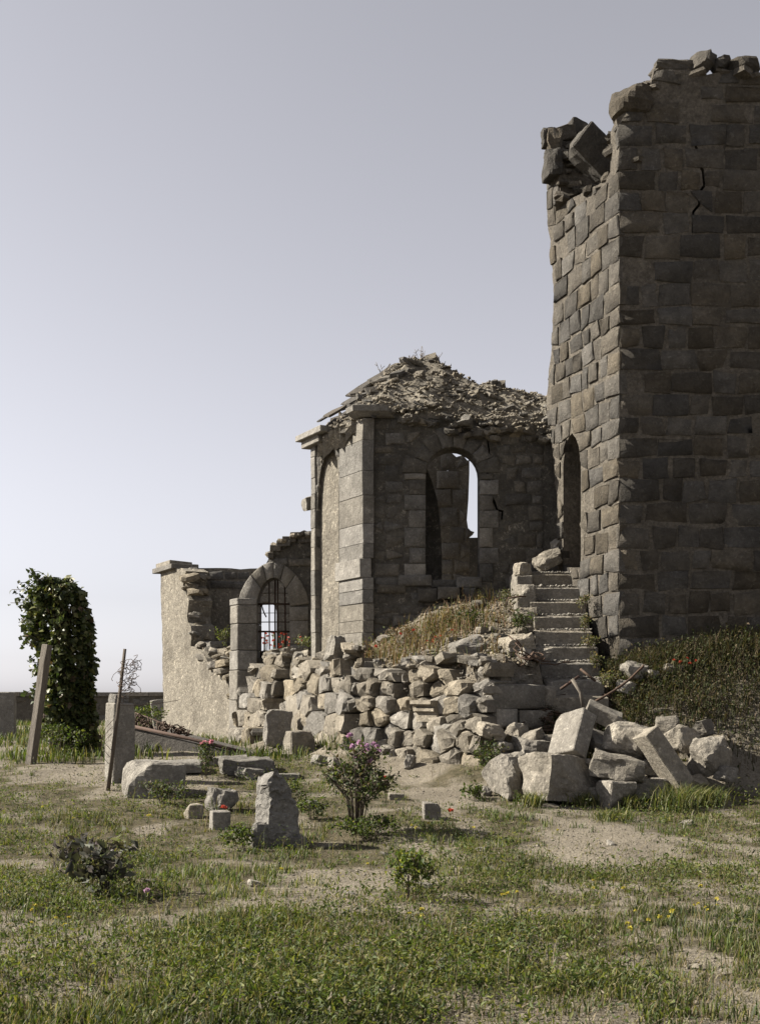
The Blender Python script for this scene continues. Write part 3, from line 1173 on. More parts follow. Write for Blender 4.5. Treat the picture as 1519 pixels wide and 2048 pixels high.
    Zt = np.minimum(eave + (Y - 16.36) * 1.0, cap)
    lx = -0.25 - 0.57 * (Y - 16.5)
    dl = (X - lx) * 0.87 + 0.12
    Zt = np.minimum(Zt, 5.2 + np.clip(dl, -0.3, 5) * 1.0)
    Zt = Zt + 0.22 * (fbm(X, Y, 2.3, 3) - 0.5) + 0.16 * (fbm(X, Y, 6, 2) - 0.5)
    under = Zt - 0.30 - 0.1 * fbm(X, Y, 3.0, 2)
    under = np.where(Y < 16.8, np.minimum(Zt - 0.16, 5.08), under)
    ny, nx = X.shape
    keep = (X > lx - 0.14) & (Y > 16.44 + 0.12 * vnoise(X, X * 0, 5.0))
    idx = -np.ones((ny, nx), int)
    vs_, fs = [], []
    for j in range(ny):
        for i in range(nx):
            if keep[j, i]:
                idx[j, i] = len(vs_)
                vs_.append(Vector((X[j, i], Y[j, i], Zt[j, i])))
    n = len(vs_)
    for j in range(ny):
        for i in range(nx):
            if keep[j, i]:
                vs_.append(Vector((X[j, i], Y[j, i], under[j, i])))
    ed = {}
    for j in range(ny - 1):
        for i in range(nx - 1):
            q = (idx[j, i], idx[j, i + 1], idx[j + 1, i + 1], idx[j + 1, i])
            if min(q) >= 0:
                fs.append(q)
                fs.append(tuple(k_ + n for k_ in reversed(q)))
                for k_ in range(4):
                    a_, b_ = q[k_], q[(k_ + 1) % 4]
                    if (b_, a_) in ed:
                        del ed[(b_, a_)]
                    else:
                        ed[(a_, b_)] = 1
    for a_, b_ in ed:
        fs.append((b_, a_, a_ + n, b_ + n))
    add_world('roof_rubble', [Vector(v) for v in vs_], fs, M['render'], t)

    def zroof(x, y):
        i = np.clip(np.round((np.asarray(x) + 1.4) / 0.09).astype(int), 0, nx - 1)
        j = np.clip(np.round((np.asarray(y) - 16.34) / 0.09).astype(int), 0, ny - 1)
        return Zt[j, i]
    cnt = 0
    while cnt < 250:
        x, y = rng.uniform(-1.25, 2.6), rng.uniform(16.36, 17.68)
        if x < -0.25 - 0.57 * (y - 16.5) - 0.06:
            continue
        sz = rng.choice((0.07, 0.09, 0.11, 0.13, 0.16, 0.21)) * rng.uniform(.8, 1.2)
        fl = rng.random() < 0.55
        pr = rng.choice(FLAKES if fl else CHIPS)
        dark = x < 0.0 and rng.random() < .5
        instance(pr, 'rubble_stone', M['slate'] if dark else M['rubble' if rng.random() < .5 else 'chapel'], t,
                 (x, y, zroof(x, y) - sz * .12), (rng.uniform(-.4, .4) + 0.5, rng.uniform(-.4, .4), rng.uniform(-.6, .6)), (sz * rng.uniform(.9, 1.5), sz, sz * rng.uniform(.7, 1.1)))
        cnt += 1
    for k_ in range(46):
        x = rng.uniform(0.3, 2.55)
        zz_ = np.interp(x, [0.3, 1.0, 1.6, 2.5], [5.28, 5.2, 5.12, 5.0]) - abs(rng.gauss(0, .07))
        sz = rng.uniform(.09, .22)
        instance(rng.choice(CHIPS), 'rubble_stone', M['chapel' if rng.random() < .5 else 'rubble'], t, (x, 16.47 + rng.uniform(-.03, .06), zz_), (rng.uniform(-.5, .5), rng.uniform(-.4, .4), rng.uniform(0, 6.3)), (sz * 1.3, sz, sz * .8))
    # dark roof flags lying on the left slope
    for (u, v, y, w) in ((672, 822, 17.2, .36), (694, 812, 17.3, .42), (712, 797, 17.4, .42), (728, 776, 17.6, .6), (745, 764, 17.6, .5), (765, 750, 17.8, .5), (648, 836, 17.4, .25), (704, 818, 17.0, .3), (780, 738, 17.9, .4)):
        p = P(u, v, y)
        instance(FLAKES[int(u) % 10], 'roof_flag', M['slate'], t, p, (0.25, -0.55, 0.3 + rng.uniform(-.3, .3)), (w, w * .8, w * .45))
    # fine chips
    tiny = chip_cloud(3800, (-1.25, 2.6, 16.34, 17.7), zroof, 0.015, 0.07, 31,
                      lambda x, y, rs: x > -0.25 - 0.57 * (y - 16.5) - 0.1)
    o = add('stone_chips', tiny, M['rubble'], t, (0, 0, 0), kind='stuff')
    o.location = -WO[t.name]
    # weeds rooted on the heap
    stems_l = []
    for (u, v, hgt) in ((835, 728, .22), (845, 722, .26), (880, 742, .24), (890, 748, .2), (872, 745, .18), (820, 722, .16), (765, 740, .12)):
        p = P(u, v, 17.6)
        p.z -= 0.12
        for k_ in range(3):
            q = p + Vector((rng.uniform(-.12, .12), rng.uniform(-.1, .1), hgt * rng.uniform(.7, 1.1) + 0.1))
            mid = (p + q) / 2 + Vector((rng.uniform(-.03, .03), 0, 0.03))
            stems_l.append([p, mid, q])
            for b_ in range(3):
                m_ = p.lerp(q, rng.uniform(.4, .9))
                stems_l.append([m_, m_ + Vector((rng.uniform(-.07, .07), rng.uniform(-.07, .07), rng.uniform(.02, .09)))])
    multi_tube('dry_twigs', stems_l, 0.004, M['darkwood'], t, P(835, 728, 17.6), 3)
    return t


def chip_cloud(n, box, zf, s0, s1, seed, ok=None):
    """many tiny angular chips as one mesh; box = x0, x1, y0, y1; zf and ok work on arrays"""
    rs = np.random.RandomState(seed)
    base = np.array([[0.5, 0, 0], [-.3, .45, .0], [-.35, -.4, .05], [0.05, 0.05, .42], [0.0, 0.0, -.3]])
    tri = np.array([[0, 1, 3], [1, 2, 3], [2, 0, 3], [1, 0, 4], [2, 1, 4], [0, 2, 4]])
    x = rs.uniform(box[0], box[1], n * 8)
    y = rs.uniform(box[2], box[3], n * 8)
    if ok is not None:
        k = ok(x, y, rs)
        x, y = x[k], y[k]
    x, y = x[:n], y[:n]
    n = len(x)
    s = rs.uniform(s0, s1, n) * rs.choice([.6, .8, 1, 1.3], n)
    a, b, c = rs.uniform(-.8, .8, n), rs.uniform(-.8, .8, n), rs.uniform(0, 6.3, n)
    V = base[None] * np.stack([rs.uniform(.7, 1.3, n), rs.uniform(.6, 1.2, n), rs.uniform(.5, 1.1, n)], 1)[:, None, :] * s[:, None, None]
    V = rot3(V, a, b, c)
    V += np.stack([x, y, zf(x, y) + s * .12], 1)[:, None, :]
    Fc = tri[None] + (np.arange(n) * 5)[:, None, None]
    return mesh_np('chips', V.reshape(-1, 3), Fc.reshape(-1, 3))


def rot3(V, a, b, c):
    """rotate N batches of points by angles about x, y, z"""
    def ap(V, i, j, t):
        co, si = np.cos(t)[:, None], np.sin(t)[:, None]
        W_ = V.copy()
        W_[:, :, i] = V[:, :, i] * co - V[:, :, j] * si
        W_[:, :, j] = V[:, :, i] * si + V[:, :, j] * co
        return W_
    return ap(ap(ap(V, 1, 2, a), 2, 0, b), 0, 1, c)


build_chapel()


# ================================================================== ruined wing with the barred window
def build_wing():
    rng = random.Random(37)
    t = thing('ruined_wing', (-2.9, 22.0, 0.45), 'low roofless wing with rough rendered wall and barred arched window', 'ruin')
    WF = Wall((-2.57, 21.0), (1, 0))
    WI = Wall((-2.57, 21.0), (-0.57, 1), True)
    WJ = Wall((-4.55, 24.4), (1, 0))
    # ---- lit outer wall, broken open on the right
    io = [(478, 1500), (478, 1400), (466, 1398), (452, 1352), (430, 1338), (402, 1304), (381, 1292), (383, 1262), (374, 1232), (378, 1200), (366, 1170), (372, 1142), (352, 1136),
          (320, 1141), (325, 1290), (328, 1480)]
    ipts = WI.pts(io)
    ipts[0] = (ipts[0][0], 0.2)
    ipts[-1] = (ipts[-1][0], 0.2)
    iro = ragged(ipts, 0.13, 0.035, rng, lambda s, z: s < 0.06 or z < 0.4)
    V, Fc = prism(WI, iro, [], 0.5)
    add_world('outer_wall', V, Fc, M['render'], t)
    # plinth: slightly proud lower wall
    pl = WI.pts([(478, 1500), (478, 1424), (327, 1420), (328, 1480)])
    pl[0] = (0.0, 0.2)
    pl[3] = (pl[3][0], 0.2)
    V, Fc = prism(WI, pl, [], 0.1, 0.035)
    add_world('plinth', V, Fc, M['render'], t)
    # stones showing along the broken edge
    edge = [(360, 1148), (372, 1150), (368, 1172), (376, 1190), (372, 1214), (382, 1228), (376, 1250), (384, 1270), (386, 1290), (392, 1300), (404, 1308), (414, 1318), (424, 1326), (432, 1338),
            (442, 1346), (450, 1354), (456, 1368), (460, 1384), (398, 1292), (412, 1300), (424, 1308), (438, 1316), (446, 1332), (456, 1344), (458, 1310), (446, 1300), (432, 1298)]
    for (u, v) in edge:
        s, z = WI.px(u, v)
        for k in range(2):
            sz = rng.uniform(0.16, 0.32)
            p = WI.pt(s + rng.uniform(-.1, .1), z + rng.uniform(-.08, .08), rng.uniform(-0.42, -0.04))
            instance(rng.choice(CHIPS), 'broken_stone', M['rubble'], t, p, (rng.uniform(-.4, .4), rng.uniform(-.4, .4), rng.uniform(0, 6)), (sz * 1.2, sz, sz * .8))
    # cap slabs on the corner
    s0, s1 = WI.px(352, 1136)[0], WI.px(318, 1136)[0]
    zt = WI.px(330, 1141)[1]
    box_on(WI, s0, s1 + 0.15, zt - 0.02, zt + 0.09, -0.5, 0.1, M['ashlar'], t, 'cap_slab', rng, 0.015)
    box_on(WI, s0 + .25, s1 + 0.05, zt + 0.092, zt + 0.17, -0.45, 0.05, M['ashlar'], t, 'cap_slab', rng, 0.015)
    # ---- far inner wall with an arched opening
    jo = [(342, 1420), (342, 1150), (355, 1133), (420, 1136), (500, 1137), (555, 1134), (640, 1130), (640, 1420)]
    jpts = WJ.pts(jo)
    jr_ = ragged(jpts, 0.2, 0.025, rng, lambda s, z: z < 3.0)
    c_s, c_z = WJ.px(533, 1225)
    rr = 20 * 24.4 / FPX
    jh = [(c_s - rr, 2.0)] + [(c_s + rr * math.cos(a), c_z + rr * 1.1 * math.sin(a)) for a in [math.pi - i * math.pi / 10 for i in range(11)]] + [(c_s + rr, 2.0)]
    V, Fc = prism(WJ, jr_, [jh], 0.45)
    add_world('inner_wall', V, Fc, M['render'], t)
    inj = lambda s, z: pip((s, z), jr_) and not pip((s, z), jh) and pip((s - .05, z), jr_)
    coursed(WJ, courses(3.55, 4.1, 0.13, 0.2, rng), inj, WJ.px(356, 1150)[0], WJ.px(500, 1150)[0], 0.2, 0.5, M['chapel'], t, rng, 0.02, (0.0, 0.03), 0.1, 0.15, 0.014, 0.01, 0.02)
    coursed(WJ, courses(2.2, 3.5, 0.14, 0.24, rng), inj, WJ.px(375, 1150)[0], WJ.px(500, 1150)[0], 0.2, 0.45, M['chapel'], t, rng, 0.02, (-0.03, 0.012), 0.06, 0.75, 0.014, 0.008, 0.02)
    # ---- front wall with the pointed arch window, right of the jamb
    gcs, gcz = WF.px(546, 1213)
    wl, wr = WF.px(514, 1213)[0], WF.px(580, 1213)[0]

    def pointed(sl_, sr, zb, zs_, apex, n=7):
        w = sr - sl_
        c = (sl_ + sr) / 2
        out = [(sl_, zb)]
        for i in range(n + 1):
            a = i / n
            out.append((sl_ + (c - sl_) * (1 - math.cos(a * math.pi / 2)) ** 0.9 if i else sl_, zs_ + (apex - zs_) * math.sin(a * math.pi / 2)))
        for i in range(n - 1, -1, -1):
            q = out[1 + i]
            out.append((2 * c - q[0], q[1]))
        out.append((sr, zb))
        return out
    apex = WF.px(546, 1156)[1]
    hole = pointed(wl, wr, WF.px(546, 1316)[1], gcz, apex)
    # wall to the right of the window and over the arch
    fo = [(478, 1490), (478, 1200), (500, 1172), (520, 1150), (536, 1120), (539, 1108), (545, 1096), (560, 1088), (566, 1080), (580, 1073), (608, 1072), (640, 1074), (690, 1080), (690, 1490)]
    fpts = WF.pts(fo)
    fpts[0] = (fpts[0][0], 0.2)
    fpts[-1] = (fpts[-1][0], 0.2)
    V, Fc = prism(WF, fpts, [hole], 0.4)
    add_world('front_wall', V, Fc, M['plaster'], t)
    # dressed left jamb: wraps the corner
    z = 0.3
    ztj = WF.px(490, 1196)[1]
    s_j = WF.px(514, 1213)[0]
    while z < ztj - 0.03:
        h = min(rng.uniform(0.32, 0.62), ztj - z)
        a = WI.pt(rng.uniform(.30, .40), 0, 0.05)
        a2 = WI.pt(0.3, 0, -0.3)
        plan_block([(-2.60, 20.94), (-2.57 + s_j + 0.003, 20.94), (-2.57 + s_j + 0.003, 21.38), (a2.x + .25, a2.y + .1), (a.x, a.y)], z + .004, z + h - .004, M['ashlar'], t, 'jamb_block', 0.012, 0.003, rng)
        z += h
    # right jamb
    z = 0.6
    while z < gcz - 0.02:
        h = min(rng.uniform(0.3, 0.5), gcz - z)
        e = WF.px(613, 1)[0] + rng.uniform(-.04, .04)
        poly_stone(WF, [(wr - .003, z + .004), (e, z + .004), (e, z + h - .004), (wr - .003, z + h - .004)], 0.03, 0.3, M['ashlar'], t, rng, 0.01, 0.003, 0.002, 'jamb_block')
        z += h
    # arch stones: split the ring between the pointed intrados and an outer curve
    inner = hole[1:-1]
    cmid = ((wl + wr) / 2, gcz - 0.05)
    m = len(inner)
    cuts = [0, 3, 5, 7, 9, 11, m - 1]
    for a, b in zip(cuts[:-1], cuts[1:]):
        seg = inner[a:b + 1]
        if b <= 3:
            k0, k1 = 0.26, 0.32
        else:
            k0, k1 = 0.38, 0.38
        outp = []
        for i, p in enumerate(seg):
            d = Vector((p[0] - cmid[0], p[1] - cmid[1]))
            L = d.length
            d = d.normalized()
            outp.append((p[0] + d.x * 0.36, p[1] + d.y * 0.30))
        poly = [(p[0], p[1]) for p in seg] + list(reversed(outp))
        poly_stone(WF, shrink(poly, 0.006), 0.035 + rng.uniform(-.006, .006), 0.32, M['ashlar'], t, rng, 0.012, 0.004, 0.003, 'voussoir', sub=False)
    # courses above and loose slabs on the broken wall head
    inf = lambda s, z: pip((s, z), fpts) and z > gcz + 0.1 and math.hypot(s - cmid[0], (z - cmid[1])) > 0.78
    coursed(WF, courses(3.0, 4.3, 0.12, 0.2, rng), inf, WF.px(540, 1)[0], WF.px(690, 1)[0], 0.2, 0.5, M['chapel'], t, rng, 0.02, (0.0, 0.03), 0.1, 0.4, 0.014, 0.008, 0.016)
    for (u0, u1, v) in ((540, 562, 1096), (552, 580, 1086), (565, 592, 1078), (580, 612, 1070), (596, 640, 1077), (537, 548, 1110)):
        a = WF.px(u0, v)
        b = WF.px(u1, v)
        box_on(WF, a[0], b[0], a[1] - 0.07, a[1] + 0.04, -0.4, 0.06 + rng.uniform(-.02, .04), M['chapel'], t, 'cap_slab', rng, 0.012)
    hd = WF.pts([(538, 1112), (545, 1097), (562, 1088), (580, 1074), (610, 1071), (640, 1075)])
    for k in range(26):
        i = rng.randrange(len(hd) - 1)
        f = rng.random()
        sz = rng.uniform(.1, .24)
        p = WF.pt(hd[i][0] + (hd[i + 1][0] - hd[i][0]) * f, hd[i][1] + (hd[i + 1][1] - hd[i][1]) * f + rng.uniform(-.06, .05), rng.uniform(-.38, .04))
        instance(rng.choice(CHIPS), 'broken_stone', M['rubble'], t, p, (rng.uniform(-.4, .4), rng.uniform(-.4, .4), rng.uniform(0, 6)), (sz * 1.3, sz, sz * .7))
    # ---- the iron grille
    g = add('window_grille', None, None, t, WF.pt(wl, 2.0, -0.2))
    for (u, v0, v1, r_) in ((519, 1205, 1320, .012), (537, 1162, 1320, .013), (549, 1158, 1322, .017), (553, 1158, 1322, .014), (569, 1170, 1300, .016), (527, 1262, 1312, .009)):
        a = WF.px(u, v0)
        b = WF.px(u, v1)
        tube('bar', [WF.pt(b[0], b[1], -0.2), WF.pt((a[0] + b[0]) / 2 + rng.uniform(-.008, .008), (a[1] + b[1]) / 2, -0.2 + rng.uniform(-.01, .01)), WF.pt(a[0] + rng.uniform(-.015, .015), a[1], -0.2)], r_, M['iron'], g, 6)
    for (v, u0, u1, r_) in ((1207, 500, 582, .018), (1243, 514, 580, .009), (1262, 514, 580, .018), (1225, 514, 580, .006), (1185, 520, 575, .006)):
        a = WF.px(u0, v)
        b = WF.px(u1, v)
        tube('crossbar', [WF.pt(a[0], a[1], -0.17), WF.pt((a[0] + b[0]) / 2, a[1] + rng.uniform(-.01, .01), -0.17), WF.pt(b[0], b[1], -0.17)], r_, M['iron'], g, 6)
    a = WF.px(520, 1207)
    tube('bar', [WF.pt(a[0], a[1], -0.2), WF.pt(a[0] + .06, a[1] - .16, -0.12), WF.pt(a[0] + .1, a[1] - .24, -0.14)], .013, M['iron'], g, 6)
    return t


build_wing()


# ================================================================== dry stone terrace wall
def build_terrace_wall():
    rng = random.Random(53)
    t = thing('dry_stone_wall', (-0.3, 15.2, 0.4), 'pale rubble terrace wall below the chapel, bulging and partly collapsed', 'wall')

    def seg(a, b, zt0, zt1, size, zb=0.2, mat='rubble', ax=0.72, grade=0.35, ext=0.0, batter=0.0, proud=(-0.01, 0.12)):
        d = Vector((b[0] - a[0], b[1] - a[1]))
        L = d.length
        W = Wall(a, (d.x, d.y))
        if W.n.y > 0:
            W.n = -W.n
        top = lambda s: zt0 + (zt1 - zt0) * s / L + 0.09 * math.sin(s * 5.1 + zt0 * 9) + 0.05 * math.sin(s * 11)
        ins = lambda s, z: -0.03 - ext <= s <= L + ext and zb - .02 <= z <= top(s)
        pm = lambda s, z: batter * (1.6 - z) * 0.16 + 0.03 * math.sin(s * 2.3 + z * 2)
        n = rubble_face(W, -ext, L + ext, zb, max(zt0, zt1) + 0.15, size, ins, M[mat], t, rng, ax, proud, 0.30, 0.015, 0.022, 0.04, 'stone', 0.03, pm, grade, 0.016)
        prof = [(-ext, zb - .3), (L + ext, zb - .3)] + [(L + ext - (L + 2 * ext) * i / 12, top(L + ext - (L + 2 * ext) * i / 12) - 0.09) for i in range(13)]
        V, Fc = prism(W, prof, [], 0.16, -0.12)
        add_world('rubble_core', V, Fc, M['chapel'], t)
        return W, L, n
    W1, L1, n1 = seg(WALLK[0], WALLK[1], 1.60, 1.70, 0.168, 0.32, batter=1.0)
    W2, L2, n2 = seg(WALLK[1], WALLK[2], 1.72, 1.93, 0.215, 0.35, batter=0.6, ax=0.45)
    W3, L3, n3_ = seg((-1.72, 19.3), (-2.38, 20.75), 2.0, 1.85, 0.22, 0.3, batter=2.2, ax=0.5)
    # shaded end of the wall: long squared blocks
    d = Vector((2.05 - 1.30, 13.72 - 13.2))
    W4 = Wall(WALLK[0], (d.x, d.y))
    if W4.n.y > 0:
        W4.n = -W4.n
    L = d.length
    for (s0, s1, z0, z1, pr) in ((0.02, 0.33, 0.92, 1.14, .06), (0.36, 0.9, 0.9, 1.12, .07), (0.0, 0.78, 1.14, 1.42, .03), (0.8, 1.0, 1.15, 1.4, .0), (0.0, 0.42, 0.55, 0.9, .05), (0.44, 0.9, 0.5, 0.88, .02)):
        poly_stone(W4, [(s0, z0), (s1, z0), (s1, z1), (s0, z1)], pr, 0.3, M['block'], t, rng, 0.025, 0.015, 0.008, 'stone')
    V, Fc = prism(W4, [(0, 0), (L, 0), (L, 1.35), (0, 1.5)], [], 0.2, -0.08)
    add_world('rubble_core', V, Fc, M['mortar'], t)
    # reused moulded cornice stone built into the face
    s, z = W1.px(868, 1422)
    prof = [(0.10, -0.13), (0.10, -0.02), (0.15, 0.0), (0.15, 0.035), (0.12, 0.045), (0.16, 0.075), (0.20, 0.085), (0.20, 0.13), (-0.1, 0.13), (-0.1, -0.13)]
    hw = 0.19
    V = [W1.pt(s + e * hw, z + q[1], q[0] + 0.03) for e in (-1, 1) for q in prof]
    m = len(prof)
    Fc = [tuple(range(m)), tuple(range(2 * m - 1, m - 1, -1))] + [(i, m + i, m + (i + 1) % m, (i + 1) % m) for i in range(m)]
    add_world('moulded_stone', V, Fc, M['block'], t, False, 'moulded cornice stone reused in the rubble wall')
    # bigger stones at the foot and the upright slab
    for (u0, v0, u1, v1, W, pr) in ((586, 1388, 640, 1478, W2, .12), (724, 1474, 786, 1532, W1, .16), (884, 1452, 950, 1512, W1, .17), (822, 1480, 858, 1520, W1, .12)):
        r_ = rect(W, u0, v0, u1, v1)
        r_ = [(p[0] + rng.uniform(-.03, .03), p[1] + rng.uniform(-.03, .03)) for p in r_]
        poly_stone(W, r_, pr, 0.3, M['block'], t, rng, 0.05, 0.03, 0.016, 'stone')
    rs = np.random.RandomState(55)
    for W_, L_, n_ in ((W1, L1, 420), (W2, L2, 420), (W3, L3, 240)):
        sz = lambda x, y: rs.uniform(.35, 1.75, len(x))
        q0, q1 = W_.pt(0, 0, 0.0), W_.pt(L_, 0, 0.0)
        tm = chip_cloud(n_, (0, 1, 0, 1), lambda x, y: .35 + 1.25 * y, .02, .06, 56 + n_)
        co = np.zeros(len(tm.vertices) * 3, np.float32)
        tm.vertices.foreach_get('co', co)
        co = co.reshape(-1, 5, 3)
        ce = co.mean(1)
        f = ce[:, 0]
        pos = np.stack([q0.x + (q1.x - q0.x) * f + W_.n.x * (rs.uniform(-.05, .02, len(f)) + (1.7 - ce[:, 2]) * .1), q0.y + (q1.y - q0.y) * f + W_.n.y * (rs.uniform(-.05, .02, len(f)) + (1.7 - ce[:, 2]) * .1), ce[:, 2]], 1)
        co = co - ce[:, None] + pos[:, None]
        tm.vertices.foreach_set('co', co.ravel())
        tm.update()
        o = add('stone_chips', tm, M['rubble'], t, (0, 0, 0), kind='stuff')
        o.location = -WO[t.name]
    print('terrace stones', n1, n2, n3_)
    return t


build_terrace_wall()


# ================================================================== outside stairs
def build_stairs():
    rng = random.Random(61)
    t = thing('stone_staircase', (2.35, 14.3, 1.3), 'worn straight stone stairs of eight steps climbing beside the tower', 'stairs')
    z0, rise, run = 1.30, 0.21, 0.25
    for i in range(9):
        y = 14.0 + (i - 1) * run
        z = z0 + rise * i
        me = cut_block_mesh('step', (0.74 + rng.uniform(-.02, .03), 0.46, rise - 0.004), 300 + i, 0.009, 3, 2)
        add('step', me, M['block'], t, (2.36 + rng.uniform(-.01, .01), y + 0.23, z - rise / 2 + 0.002), (0.13, rng.uniform(-.012, .012), rng.uniform(-.012, .012)))
    # side wall under the top of the flight
    for i, (y, z, w, h) in enumerate(((15.45, 2.62, .34, .34), (15.85, 2.75, .44, .36), (15.25, 2.28, .36, .36), (15.75, 2.38, .5, .36))):
        add('side_block', cut_block_mesh('side_block', (0.22, w, h - .01), 320 + i, 0.014), M['block'], t, (1.95, y, z), (0, 0, rng.uniform(-.05, .05)))
    # landing
    add('landing', cut_block_mesh('landing', (0.9, 0.75, 0.2), 340, 0.012), M['ashlar'], t, (2.3, 16.2, z0 + rise * 8 - 0.085))
    # fallen grit lying on the treads
    tm = chip_cloud(1500, (2.02, 2.72, 14.0, 16.0), lambda x, y: z0 + rise * np.minimum(8, np.floor((y - 14.0) / run) + 1), 0.015, 0.05, 71,
                    lambda x, y, rs: (rs.rand(len(x)) < np.exp(-((2.72 - x) / 0.25) ** 2) + .3) & (((y - 14.0) / run) % 1 > 0.04))
    o = add('stone_chips', tm, M['rubble'], t, (0, 0, 0), kind='stuff')
    o.location = -WO[t.name]
    return t


build_stairs()


# ================================================================== fallen stones: each a thing of its own
def fallen(name, u, v, w, h, d, rot, kind, label, cat, y=None, seed=None, mat='block', group=None, sink=0.03, sits=None, chips=3, amp=0.016, planes=8, boxy=0.6):
    """stone whose lowest point is seen at pixel (u, v); size in metres"""
    if y is None:
        p = G(u, v)
    else:
        p = P(u, v, y)
    sd = seed if seed is not None else int(u * 3 + v)
    if kind == 'cut':
        me = cut_block_mesh(name, (w, d, h), sd, amp * 1.5, 6, chips + 1)
    else:
        me = rock_mesh(name, (w, d, h), sd, planes, 0.06, 9, boxy)
    e = Euler(rot)
    mt = e.to_matrix()
    lo = min((mt @ v_.co).z for v_ in me.vertices)
    return add(name, me, M[mat], None, (p.x, p.y, p.z - lo - sink), rot, label, cat, group)


GR = 'fallen stones heaped at the foot of the tower'
fallen('stone_block', 1018, 1592, .44, .42, .5, (0.05, -0.06, 0.55), 'cut', 'pale squared stone block at the left end of the fallen heap', 'stone', group=GR, amp=.03, chips=4)
fallen('boulder', 1114, 1604, .80, .47, .6, (0.03, 0.10, 0.62), 'rock', 'biggest boulder of the fallen heap, half lit and half in shade', 'stone', group=GR, boxy=.85, planes=6)
fallen('boulder', 1072, 1522, .5, .26, .42, (0.1, 0.05, 0.3), 'rock', 'low flat-topped stone just behind the two big pale blocks', 'stone', y=12.9, group=GR, boxy=.8)
fallen('stone_slab', 1142, 1522, .2, .52, .42, (-0.25, 0.50, 0.50), 'cut', 'smooth pale slab leaning steeply to the right on the heap', 'slab', y=12.35, group=GR, amp=.006, chips=1)
fallen('stone_slab', 1205, 1462, .4, .16, .40, (0.15, 0.42, -0.15), 'cut', 'pale slab tilted on top of the fallen heap, highest of all', 'slab', y=12.7, group=GR, amp=.008, chips=1, sink=0)
fallen('boulder', 1258, 1516, .52, .36, .4, (0.2, 0.3, -0.3), 'rock', 'pitted jagged boulder lying across the top of the heap', 'stone', y=12.3, group=GR, planes=10, boxy=.6)
fallen('stone_slab', 1206, 1508, .36, .10, .34, (0.5, 0.25, 0.3), 'cut', 'thin slab in shade under the topmost slab of the heap', 'slab', y=12.45, group=GR, amp=.006)
fallen('stone_block', 1236, 1570, .52, .25, .36, (0.0, 0.20, -0.25), 'cut', 'wedge shaped pale block in the middle front of the heap', 'stone', y=11.9, group=GR, amp=.025, chips=4, sink=0)
fallen('stone_block', 1228, 1612, .30, .28, .34, (0.0, 0.02, 0.35), 'cut', 'small squared block in shade carrying the wedge shaped stone', 'stone', group=GR, amp=.012)
fallen('stone_slab', 1288, 1545, .44, .16, .36, (0.05, 0.0, -0.1), 'cut', 'dark shaded slab between the heap and the long leaning pillar', 'slab', y=12.3, group=GR, amp=.012)
fallen('stone_block', 1290, 1592, .36, .22, .3, (0.0, 0.0, 0.2), 'cut', 'dark block low in the gap left of the leaning pillar', 'stone', y=12.1, group=GR, amp=.012)
fallen('boulder', 1358, 1502, .32, .28, .32, (0.2, 0.1, 0.5), 'rock', 'rounded pale stone perched behind the leaning pillar', 'stone', y=12.6, group=GR, planes=7, boxy=.4)
fallen('stone_block', 1412, 1552, .34, .38, .36, (0.1, -0.35, 0.5), 'cut', 'broken block with crumbled top at the right end of the heap', 'stone', y=12.3, group=GR, amp=.03, chips=5)
fallen('boulder', 1450, 1560, .22, .16, .22, (0.1, 0.1, 0.9), 'rock', 'small low stone at the far right behind the dry grass', 'stone', y=12.2, group=GR)
fallen('boulder', 1102, 1490, .2, .13, .18, (0, 0.1, 0.2), 'rock', 'small stone left of the smooth leaning slab', 'stone', y=12.9, group=GR)
fallen('boulder', 1122, 1462, .13, .12, .12, (0.3, 0.1, 0.2), 'rock', 'tiny pointed stone among the iron scrap above the leaning slab', 'stone', y=13.0, group=GR)
fallen('boulder', 982, 1478, .3, .17, .3, (0.1, 0.25, 0.2), 'rock', 'jagged stone fallen at the corner of the terrace wall', 'stone', y=12.9, group=GR)
fallen('boulder', 1005, 1502, .2, .12, .2, (0.1, 0.1, 1.2), 'rock', 'small stone in the weeds below the terrace corner', 'stone', y=12.8, group=GR)
fallen('boulder', 1348, 1560, .2, .14, .2, (0, 0, 0.4), 'rock', 'small stone wedged right behind the leaning pillar', 'stone', y=12.5, group=GR)
fallen('boulder', 1175, 1545, .26, .16, .3, (0.1, 0.1, 0.8), 'rock', 'small stone jammed between big boulder and wedge shaped block', 'stone', y=12.2, group=GR)


_rh = random.Random(404)
for (u, v, y, w) in ((1150, 1560, 12.1, .16), (1192, 1600, 11.9, .14), (1240, 1478, 12.8, .2), (1290, 1500, 12.7, .22), (1318, 1520, 12.7, .2), (1382, 1500, 12.9, .2), (1400, 1475, 13.0, .18), (1335, 1470, 13.0, .18),
                     (1425, 1510, 12.8, .2), (1440, 1540, 12.5, .17), (1165, 1470, 12.9, .18), (1060, 1500, 12.9, .2), (1030, 1480, 13.1, .2), (1275, 1575, 12.1, .15), (1395, 1580, 12.0, .16), (1205, 1545, 12.3, .18), (1010, 1530, 12.8, .16)):
    fallen('rubble_stone', u, v, w * 1.4, w, w * 1.1, (_rh.uniform(-.4, .4), _rh.uniform(-.4, .4), _rh.uniform(0, 3)), 'rock', 'small broken stone tucked among the fallen blocks of the heap', 'stone', y=y,
           group='small stones in the fallen heap', boxy=.8, mat='rubble')


